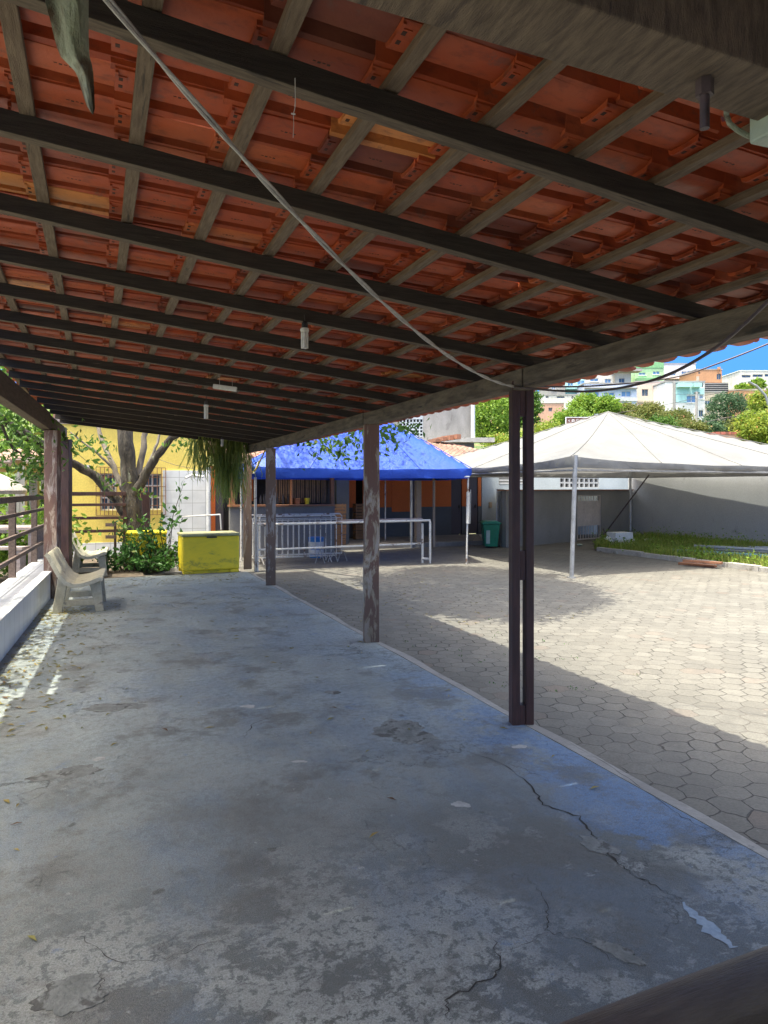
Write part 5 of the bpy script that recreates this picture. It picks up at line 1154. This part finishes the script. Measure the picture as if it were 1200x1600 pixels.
# =================================================================== HILLSIDE TOWN
def house(label, px0, px1, pyt, pyb, Y, mat, wins, D=7, extras=None, drop=4.0, roofm=None, par=.0, group='houses on the hillside', name='hillside_house'):
    """front wall at distance Y; wins = [(px0, py0, px1, py1, kind)]"""
    a_ = P(px0, pyb, Y); b_ = P(px1, pyt, Y); t = thing(name, label, 'house', ((a_.x+b_.x)/2, Y+D/2, a_.z-drop), group)
    hs = []; wl = []
    for w in wins:
        q0, q1 = P(w[0], w[3], Y), P(w[2], w[1], Y); hs.append((q0.x, q1.x, q0.z, q1.z)); wl.append((q0, q1, w[4] if len(w) > 4 else 'b'))
    xs_ = sorted({a_.x, b_.x}|{h[0] for h in hs}|{h[1] for h in hs}); zs = sorted({a_.z-drop, b_.z}|{h[2] for h in hs}|{h[3] for h in hs}); mb = MB()
    for i in range(len(xs_)-1):
        run = None
        for j in range(len(zs)-1):
            cx_, cz = (xs_[i]+xs_[i+1])/2, (zs[j]+zs[j+1])/2; ins = any(h[0] < cx_ < h[1] and h[2] < cz < h[3] for h in hs)
            if ins and run is not None: mb.box(xs_[i], xs_[i+1], Y, Y+.3, run, zs[j]); run = None
            elif not ins and run is None: run = zs[j]
        if run is not None: mb.box(xs_[i], xs_[i+1], Y, Y+.3, run, zs[-1])
    mb.box(a_.x, b_.x, Y+.301, Y+D, a_.z-drop, b_.z-.02); mb.build('wall', M[mat], t)
    for q0, q1, k in wl:
        f_ = MB(); e = .06
        f_.box(q0.x, q0.x+e, Y+.1, Y+.16, q0.z, q1.z); f_.box(q1.x-e, q1.x, Y+.1, Y+.16, q0.z, q1.z); f_.box(q0.x+e, q1.x-e, Y+.1, Y+.16, q1.z-e, q1.z); f_.box(q0.x+e, q1.x-e, Y+.1, Y+.16, q0.z, q0.z+e)
        xm = (q0.x+q1.x)/2; f_.box(xm-.03, xm+.03, Y+.1, Y+.16, q0.z+e, q1.z-e)
        f_ = f_.build('window', M['h_white' if k != 'd' else 'h_grey'], t); MB().box(q0.x, q1.x, Y+.18, Y+.22, q0.z, q1.z).build('pane', M['bglass' if k == 'b' else 'glass'], f_)
        if k != 'd': MB().box(q0.x-.1, q1.x+.1, Y-.1, Y-.002, q0.z-.12, q0.z-.03).build('sill', M['h_white'], f_)
    MB().box(a_.x-.1, b_.x+.1, Y-.05, Y+D+.2, b_.z+.001, b_.z+.16).build('roof_slab', M[roofm or 'h_grey'], t)
    for e in (extras or []):
        q0, q1 = P(e[1], e[4], Y), P(e[3], e[2], Y); MB().box(q0.x, q1.x, Y-e[5], Y-.004, q0.z, q1.z).build(e[0], M[e[6]], t)
    return t
house('salmon brick cottage low on the slope, just right of the twin post', 843, 881, 630, 655, 72, 'h_salmon', [(847, 638, 851, 641, 'd'), (857, 637, 863, 643, 'd')], 6, roofm='h_cream')
house('long cream retaining building above the salmon cottage', 848, 905, 618, 631, 82, 'h_cream', [(853, 613.5+5, 857, 622, 'd'), (870, 619, 882, 622, 'd'), (893, 617+2, 896, 623, 'd')], 6, roofm='h_grey')
house('narrow pale grey house left of the aqua balconies', 858, 883, 596, 618, 92, 'h_grey', [(862, 602, 868, 608)], 6)
house('aqua fronted house with two glass balconies', 882, 914, 586, 618, 94, 'h_aqua', [(887, 598, 896, 603), (902, 594, 914, 603)], 6, [('balcony', 882, 604, 901, 609, .8, 'h_aqua'), ('balcony', 902, 602, 915, 608, .8, 'h_aqua')])
house('white upper house with dark windows behind the long pale blue building', 916, 986, 580, 602, 106, 'h_cream', [(922, 591, 935, 596, 'b'), (945, 592, 955, 599), (967, 591, 976, 598, 'd')], 8, [('roof_canopy', 955, 579.5, 996, 583, 2.0, 'h_grey'), ('pillar', 937, 585, 939, 601, .3, 'h_white'), ('pillar', 958, 585, 960, 601, .3, 'h_tan')])
house('long pale blue two-storey building in the middle of the hillside', 913, 995, 600, 634, 90, 'h_lblue', [(917, 612, 936, 621), (944, 613, 960, 620), (971, 611, 986, 620)], 8, [('parapet_band', 913, 606, 995, 607.5, .5, 'h_grey'), ('lower_wall', 913, 621.5, 995, 627, .25, 'h_white')])
house('bright green house high on the hill', 992, 1037, 566, 606, 108, 'h_green', [(998, 582, 1009, 586), (1020, 580, 1031, 585)], 8, [('upper_band', 992, 566, 1037, 575, .1, 'h_greend'), ('balcony', 992, 592, 1026, 597, 1.0, 'h_greend')], roofm='h_grey')
house('peach coloured house with brown lower storey left of the aqua flats', 995, 1039, 597, 640, 92, 'h_peach', [(1003, 608, 1013, 619, 'd'), (1030, 608, 1033, 611, 'd'), (1009, 633, 1016, 637, 'd'), (1025, 632, 1033, 636, 'd')], 9, [('lower_band', 996, 626, 1038, 629, .2, 'h_tan')])
house('lilac-white house at the ridge right of the green house', 1038, 1087, 569, 600, 112, 'h_lilac', [(1048, 583, 1056, 587), (1065, 580, 1073, 590), (1074, 579, 1083, 589)], 8, [('parapet', 1038, 591, 1088, 593, .6, 'h_peach')])
house('tall narrow block of flats in white and aqua with a glazed top balcony', 1040, 1101, 597, 658, 88, 'h_white', [(1063, 620, 1068, 624, 'd'), (1073, 618, 1088, 629), (1093, 617, 1099, 623), (1094, 598, 1099, 605, 'd'), (1072, 643, 1080, 651), (1092, 641, 1099, 651, 'd'), (1052, 597.7, 1092, 600, 'd')], 8,
      [('aqua_band', 1053, 606, 1100, 616, .06, 'h_aqua'), ('balcony', 1056, 600, 1077, 606, .9, 'h_aqua'), ('balcony', 1080, 600, 1092, 606, .9, 'h_aqua'), ('corner_pier', 1051, 597, 1055, 658, .12, 'h_grey'), ('aqua_panel', 1056, 616.5, 1073, 629, .05, 'h_aqua')])
house('orange bare-brick house on the skyline', 1088, 1128, 578, 602, 104, 'h_brick', [(1120, 584, 1127, 593, 'd'), (1091, 581, 1094, 584, 'd')], 6, [('roof_tank', 1120.5, 574, 1123.5, 578, .5, 'h_brick'), ('grey_render', 1088, 588, 1092, 600, .1, 'h_tan')])
sd = thing('metal_shelter', 'dark corrugated metal shelter below the orange brick house', 'shed', P(1120, 612, 96), None); x = pb(1102, 1138, 598, 611, 96, 5); MB().box(*x).build('wall', M['h_dark'], sd)
for k in range(4): x = pb(1102, 1138, 599+3*k, 600+3*k, 95.9, .09); MB().box(*x).build('batten', M['h_grey'], sd)
house('pale house tucked behind the round dark tree under the metal shelter', 1101, 1134, 613, 645, 90, 'h_tan', [(1101.5, 626, 1110, 632), (1104, 638, 1109, 644, 'd')], 6, roofm='h_grey')
house('long white building with dark strip windows on the right skyline', 1156, 1215, 580, 606, 118, 'h_cream', [(1159, 586, 1173, 590, 'd'), (1176, 585, 1192, 589, 'd'), (1195, 584.5, 1212, 588.5, 'd')], 9, roofm='h_white')
house('orange brick house with blue window behind the yellow-green tree', 1138, 1205, 610, 640, 100, 'h_brick', [(1176, 615, 1185, 621), (1142, 616, 1146, 620, 'd')], 8, roofm='h_tan')
house('low red-roofed house showing just above the right slope of the white tent', 1120, 1178, 679, 700, 40, 'h_salmon', [], 4, roofm='redtile', drop=6)

def htree(label, px, py, Y, rx, rz, mat, nc=60, nl=34, leaf=.3, sp=.09, name='hillside_tree', group='trees on the hillside', hol=.6):
    c = P(px, py, Y); R_ = rx*Y/FPX; Z_ = rz*Y/FPX; zb = max(-.2, HZ(c.x, c.y)-.3); zb = min(zb, c.z-.4); t = thing(name, label, 'tree', (c.x, c.y, zb), group)
    foliage('crown', crown_pts(tuple(c), (R_, R_*.8, Z_), nc, nl, sp*R_+.12, hol), leaf, M[mat], t, .6, 0)
    limb([(c.x, c.y, zb), (c.x+.1, c.y, (zb+c.z)/2), (c.x, c.y, c.z)], .16+.03*R_, .08, 7, .04, 3).build('trunk', M['bark'], t, 'all')
T_ = htree
T_('big round dark grey-green tree right of the flats', 1140, 652, 66, 35, 36, 'leafgrey', 170, 60, .20, .09, hol=.82)
T_('small dark tree nestled under the big round one', 1110, 672, 60, 18, 14, 'leafgrey', 60, 40, .22)
T_('bright yellow-green tree at the right edge above the tent', 1188, 668, 40, 34, 26, 'leafyel', 170, 40, .17)
T_('upper yellow-green tree at the right edge of the photo', 1192, 632, 58, 20, 20, 'leafyel', 80, 36, .24)
T_('thin olive tree between the dark tree and the right edge', 1160, 665, 48, 18, 13, 'leafolive', 60, 36, .18)
T_('small palm-like tree before the white skyline building', 1184, 599, 104, 11, 7, 'leafbright', 30, 34, .5)
T_('small shrub left of the white skyline building', 1160, 606, 108, 12, 5, 'leafbright', 30, 34, .45)
T_('bright green tree below the pale blue building', 915, 632, 60, 22, 17, 'leafbright', 90, 40, .24)
T_('bright green tree directly above the tent peak', 948, 634, 58, 18, 14, 'leafbright', 70, 40, .24)
T_('bright green tree behind the brown sign', 895, 655, 50, 28, 18, 'leafbright', 100, 40, .2)
T_('yellow-green tree at the left behind the twin post', 858, 680, 44, 24, 20, 'leafyel', 90, 40, .18)
T_('tall dark tree seen through the slot of the twin post', 835, 640, 62, 10, 28, 'leaf', 60, 36, .26)
T_('pale willow-like tree left of the twin post', 770, 655, 42, 32, 42, 'leafbright', 170, 44, .17)
T_('darker tree behind the willow-like tree', 800, 640, 56, 26, 36, 'leaf', 90, 40, .24)
T_('low green tree right below the willow-like tree', 790, 690, 38, 28, 14, 'leafyel', 70, 40, .15)
T_('olive shrub mass below the peach house', 1010, 645, 60, 26, 12, 'leafolive', 90, 44, .2)
T_('olive shrub mass left of the peach house', 975, 640, 66, 20, 9, 'leafolive', 70, 40, .22)
T_('green shrub mass below the flats', 1052, 655, 56, 26, 14, 'leafolive', 90, 44, .2)
T_('dark green bush above the right tent slope', 1035, 664, 48, 24, 11, 'leaf', 70, 40, .17)
T_('green bush before the foot of the flats', 1078, 668, 50, 22, 11, 'leafolive', 70, 40, .17)
T_('reddish olive bush left of the tent peak', 985, 657, 50, 18, 8, 'leafolive', 60, 40, .18)
T_('small green bush right of the salmon cottage', 878, 652, 66, 10, 8, 'leaf', 30, 36, .24)

sg = thing('tourist_sign', 'brown tourist direction sign with white symbols rising behind the white tent', 'sign', P(905, 720, 27))
Ys = 27.0; x = pb(884.5, 935, 652.5, 684, Ys, .05); MB().box(*x).build('board', M['sign'], sg)
mb = MB()
for a_, b_, c_, d_ in ((884, 936, 651.5, 652.6), (884, 885, 652.4, 690), (934.5, 936, 652.4, 690)):
    x = pb(a_, b_, c_, d_, Ys-.02, .08); mb.box(*x)
x = pb(885, 934.5, 661.6, 662.1, Ys-.008, .007); mb.box(*x); mb.build('border', M['signwhite'], sg)
mb = MB(); q = P(889.3, 657.3, Ys-.012); k = Ys/FPX
mb.extr([(-1.6*k, 0), (1.2*k, 1.8*k), (.2*k, 0), (1.4*k, -1.8*k)], q, Vector((1, 0, 0)), VZ, Vector((0, .01, 0)))
x = pb(893.5, 897.5, 655.3, 659.5, Ys-.012, .01); mb.box(*x); mb.build('symbol', M['signwhite'], sg)
x = pb(894.6, 896.4, 656.4, 658.4, Ys-.016, .003); MB().box(*x).build('symbol', M['sign'], sg)
for row, txt, zpx in ((0, 'Cais', 659.0), (1, 'Centro', 668)):
    if row: continue
    cu = bpy.data.curves.new('lettering', 'FONT'); cu.body = txt; cu.size = 6.2*k; cu.extrude = .004
    co = bpy.data.objects.new('lettering', cu); SC.collection.objects.link(co); dg = bpy.context.evaluated_depsgraph_get(); me = bpy.data.meshes.new_from_object(co.evaluated_get(dg)); bpy.data.objects.remove(co)
    o = bpy.data.objects.new('lettering', me); SC.collection.objects.link(o); me.materials.clear(); me.materials.append(M['signwhite']); o.parent = sg; ORG[o] = ORG[sg]
    o.location = P(900, zpx, Ys-.012)-ORG[sg]; o.rotation_euler = (math.pi/2, 0, 0)
for px in (890, 930): b_ = P(px, 684, Ys+.1); MB().tube([(b_.x, b_.y, -.14), (b_.x, b_.y, b_.z)], .05, 8).build('post', M['greymetal'], sg)
# lamp arm, poles and wires
sl_ = thing('street_lamp', 'grey curved-arm street lamp at the upper right among the trees', 'street lamp', P(1206, 720, 50))
MB().tube([P(1206, 720, 50)*1, P(1203, 640, 50), P(1196, 618, 50), P(1182, 603, 50), P(1170, 597, 50)], .09, 8).build('pole', M['greymetal'], sl_, True)
MB().obox(P(1165, 596, 50), (.32, 0, .05), (0, .12, 0), (-.01, 0, .06)).build('lamp_head', M['whitep'], sl_, bevel=.03)
up = thing('utility_pole', 'thin dark utility pole standing before the aqua flats', 'utility pole', P(1088, 680, 80)); MB().tube([P(1088, 680, 80), P(1088.5, 612, 80)], .16, 8).build('pole', M['h_grey'], up); MB().beam(P(1084, 614, 80), P(1093, 614, 80), .12, .12).build('crossarm', M['h_dark'], up)
def wire(pts, r, lab, mat='wiredark', name='overhead_wire', grp=None, seg=6, sub=6):
    mb = limb(pts, r, r, seg, 0, sub); o = mb.build(name, M[mat], None, True); tag(o, lab, 'cable', grp); return o
wire([P(1101, 618, 70), P(1150, 610, 70), P(1230, 604, 70)], .03, 'thin wire crossing in front of the round dark tree at roof height')
wire([P(900, 652, 60), P(1000, 640, 60), P(1088, 622, 80)], .025, 'thin wire running from the utility pole down to the left above the tent peak')
wire([P(1100, 660, 45), P(1150, 650, 45), P(1230, 640, 45)], .018, 'thin wire crossing the lower half of the round dark tree')

# =================================================================== UNDER THE ROOF
# twisted cable from the near roof to the twin post and on to the right
A_ = P(118, -60, 1.45); B_ = P(803, 604, 4.86); pts = [A_]
for t in np.linspace(.08, .92, 12): q = A_.lerp(B_, float(t)); pts.append(q-VZ*.185*4*t*(1-t))
pts.append(B_)
hw = thing('twisted_cable', 'pale twisted cable hanging slack from the near roof to the twin post', 'cable', A_)
Q = [Vector(p_) for p_ in pts]; fine = []
for i in range(len(Q)-1):
    for k in range(8): fine.append(Q[i].lerp(Q[i+1], k/8))
fine.append(Q[-1])
for ph in (0, math.pi):
    sp_ = [p_+Vector((math.cos(i*.35+ph), 0, math.sin(i*.35+ph)))*.0045 for i, p_ in enumerate(fine)]; MB().tube(sp_, .005, 6).build('strand', M['wire'], hw, True)
C_ = P(818, 606, 4.8)
wire([B_, C_, P(880, 611, 4.5), P(930, 611, 4.1), P(985, 603, 3.7), P(1045, 585, 3.3), P(1110, 549, 2.9), P(1170, 500, 2.6), P(1240, 430, 2.3)], .0075, 'dark cable continuing from the twin post up to the right eave', name='eave_cable', seg=8)
wire([P(825, 604, 4.9), P(930, 603, 5.2), P(1050, 590, 5.2), P(1130, 565, 5), P(1230, 525, 4.8)], .006, 'thin black wire beyond the eave against the sky at upper right', name='outer_wire')
# CFL lamps
def cfl(p_, h, lab, hook=.06):
    t = thing('energy_saving_lamp', lab, 'lamp', p_, 'spiral lamps hanging from the rafters'); p_ = Vector(p_)
    MB().tube([p_+VZ*hook, p_+Vector((.004, 0, .01))], .004, 6).build('flex', M['black'], t); MB().lathe(p_-VZ*.03, [(.012, .0), (.019, 0), (.019, .028), (.012, .04)][1:], 12).build('socket', M['black'], t)
    MB().lathe(p_-VZ*.055, [(.024, 0), (.027, .012), (.024, .024)], 14).build('base', M['bulb'], t, 'a')
    mb = MB()
    for a_ in (0, 1.57, 3.14, 4.71): q = p_+Vector((.014*math.cos(a_), .014*math.sin(a_), -.057)); mb.tube([q, q-VZ*(h-.06)], .0085, 8)
    mb.build('tubes', M['bulb'], t, True); return t
cfl(P(476, 505, 4.12), .155, 'white energy-saving lamp hanging from a rafter near the middle of the roof', .05)
cfl(P(322, 628, 7.2), .18, 'smaller-looking white energy-saving lamp above the far end of the floor', .07)
cfl(P(347, 684, 12.6), .16, 'farthest white lamp, half hidden by the hanging cactus', .08)
tl_ = thing('tube_light', 'short white tube light fitting hanging on two wires under the far rafters', 'lamp', P(351, 606, 6.6))
a_, b_ = P(333, 603.5, 6.6), P(370, 608.5, 6.6); MB().beam(a_, b_, .03, .045).build('fitting', M['bulb'], tl_, bevel=.006)
for q in (P(343, 604, 6.6), P(363, 607, 6.6)): MB().tube([q, q+VZ*.10], .0022, 5).build('hanger_wire', M['wire'], tl_)
sr = thing('knotted_string', 'thin pale string with a knot dangling from the near rafter', 'string', P(461, 122, 1.75))
MB().tube([P(461, 122, 1.80), P(461.5, 150, 1.80), P(461, 168, 1.80), P(458.5, 178, 1.80)], .0012, 6).build('cord', M['signwhite'], sr); MB().tube([P(458.5, 178, 1.80), P(459, 195, 1.8), P(458, 215, 1.8)], .0009, 6).build('cord', M['signwhite'], sr)
MB().beam(P(455, 177.4, 1.80), P(461.5, 178.5, 1.80), .003, .003).build('knot', M['signwhite'], sr)
# hanging cloth, top left
pl_ = [(60, -70), (70, 0), (78, 30), (88, 72), (96, 92), (110, 102), (120, 115), (130, 150), (138, 172), (144, 178), (147, 170), (146, 140), (144, 105), (138, 85), (137, 50), (137, 0), (140, -70)]
Lp = pl_[:10]; Rp = pl_[9:][::-1]; mb = MB(); nY = 1.22; n_ = 22; vs = []; m_ = 9
def ip(pl, y):
    for (x0_, y0_), (x1_, y1_) in zip(pl[:-1], pl[1:]):
        if y0_ <= y <= y1_: return x0_+(x1_-x0_)*(y-y0_)/(y1_-y0_+1e-6)
    return pl[-1][0]
for j in range(n_+1):
    y = -70+248*j/n_*.999; xl, xr = ip(Lp, y), ip(Rp, y)
    for i in range(m_+1): t = i/m_; vs.append(P(xl+(xr-xl)*t, y, nY+(.016*math.sin(t*6+j*.10)+.005*math.sin(t*17-j*.3))*(1-j/n_*.6)))
nv = len(vs); vb = [v_+Vector((0, .004, 0)) for v_ in vs]; fs = []
for j in range(n_):
    for i in range(m_): a_ = j*(m_+1)+i; fs += [(a_, a_+m_+1, a_+m_+2, a_+1), (nv+a_, nv+a_+1, nv+a_+m_+2, nv+a_+m_+1)]
o = mb.add(vs+vb, fs).build('hanging_cloth', M['cloth'], None, 'all'); tag(o, 'faded green pointed rag hanging from the roof at the top left', 'cloth')

# =================================================================== LITTER
V_ = []; 
def lp(n_, f_):
    return [f_() for _ in range(n_)]
def f1():
    Y = random.uniform(4.5, 9.5); b_ = LP(Y, abs(random.gauss(.15, .35))+.05, .006); return b_
def f2(): u_ = random.uniform(3, 13.5); return S(random.uniform(NL(u_), 2.8), u_, .006)
def f3(): q = LP(9.2, .2, .006); return q+Vector((random.gauss(.05, .22), random.gauss(0, .35), abs(random.gauss(0, .008))))
def f4(): return S(random.uniform(3.1, 6.5), random.uniform(7.5, 13), ZC+.006)
pts = lp(420, f1)+lp(90, f2)+lp(160, f3)+lp(150, f4)+lp(120, lambda: S(random.uniform(-.6, 2.6), random.uniform(12.6, 13.9), .006))+[G(50, 1466, .006), G(327, 1137, .006), G(258, 1140, .008), G(178, 1163, .006), G(10, 1252, .006), G(28, 1258, .006), G(26, 1287, .006), G(363, 982, .01)]
C3 = np.array([tuple(p_) for p_ in pts]); n_ = len(C3); V_ = []; F_ = []; T_ = []
for c in C3:
    a_ = random.uniform(0, 6.28); L = random.uniform(.02, .042); w = L*random.uniform(.2, .38); d_ = Vector((math.cos(a_), math.sin(a_), random.uniform(-.08, .12))); s_ = Vector((-math.sin(a_), math.cos(a_), 0)); c = Vector(c); i = len(V_)
    V_ += [tuple(c-d_*L), tuple(c+s_*w+VZ*.006), tuple(c+d_*L), tuple(c-s_*w+VZ*.006), tuple(c+VZ*.001)]; t = random.random(); F_ += [(i, i+4, i+1), (i+4, i+2, i+1), (i, i+3, i+4), (i+4, i+3, i+2)]; T_ += [t]*4
o = raw('leaf_litter', V_, F_, M['litter'], None, T_); tag(o, 'small fallen leaves scattered over the floor and paving', 'leaves', None, 'stuff')
# weeds in the paving joints
def f5(): return S(random.uniform(3.1, 5.0), random.uniform(4.3, 8), ZC)
pts = []
for _ in range(26):
    c = f5(); 
    for k in range(6): pts.append(tuple(c+Vector((random.gauss(0, .02), random.gauss(0, .02), abs(random.gauss(0, .012))))))
o = foliage('joint_weeds', np.array(pts), .018, M['leafdark'], None, .5); tag(o, 'tiny weeds growing in the joints of the shaded paving', 'weeds', None, 'stuff')
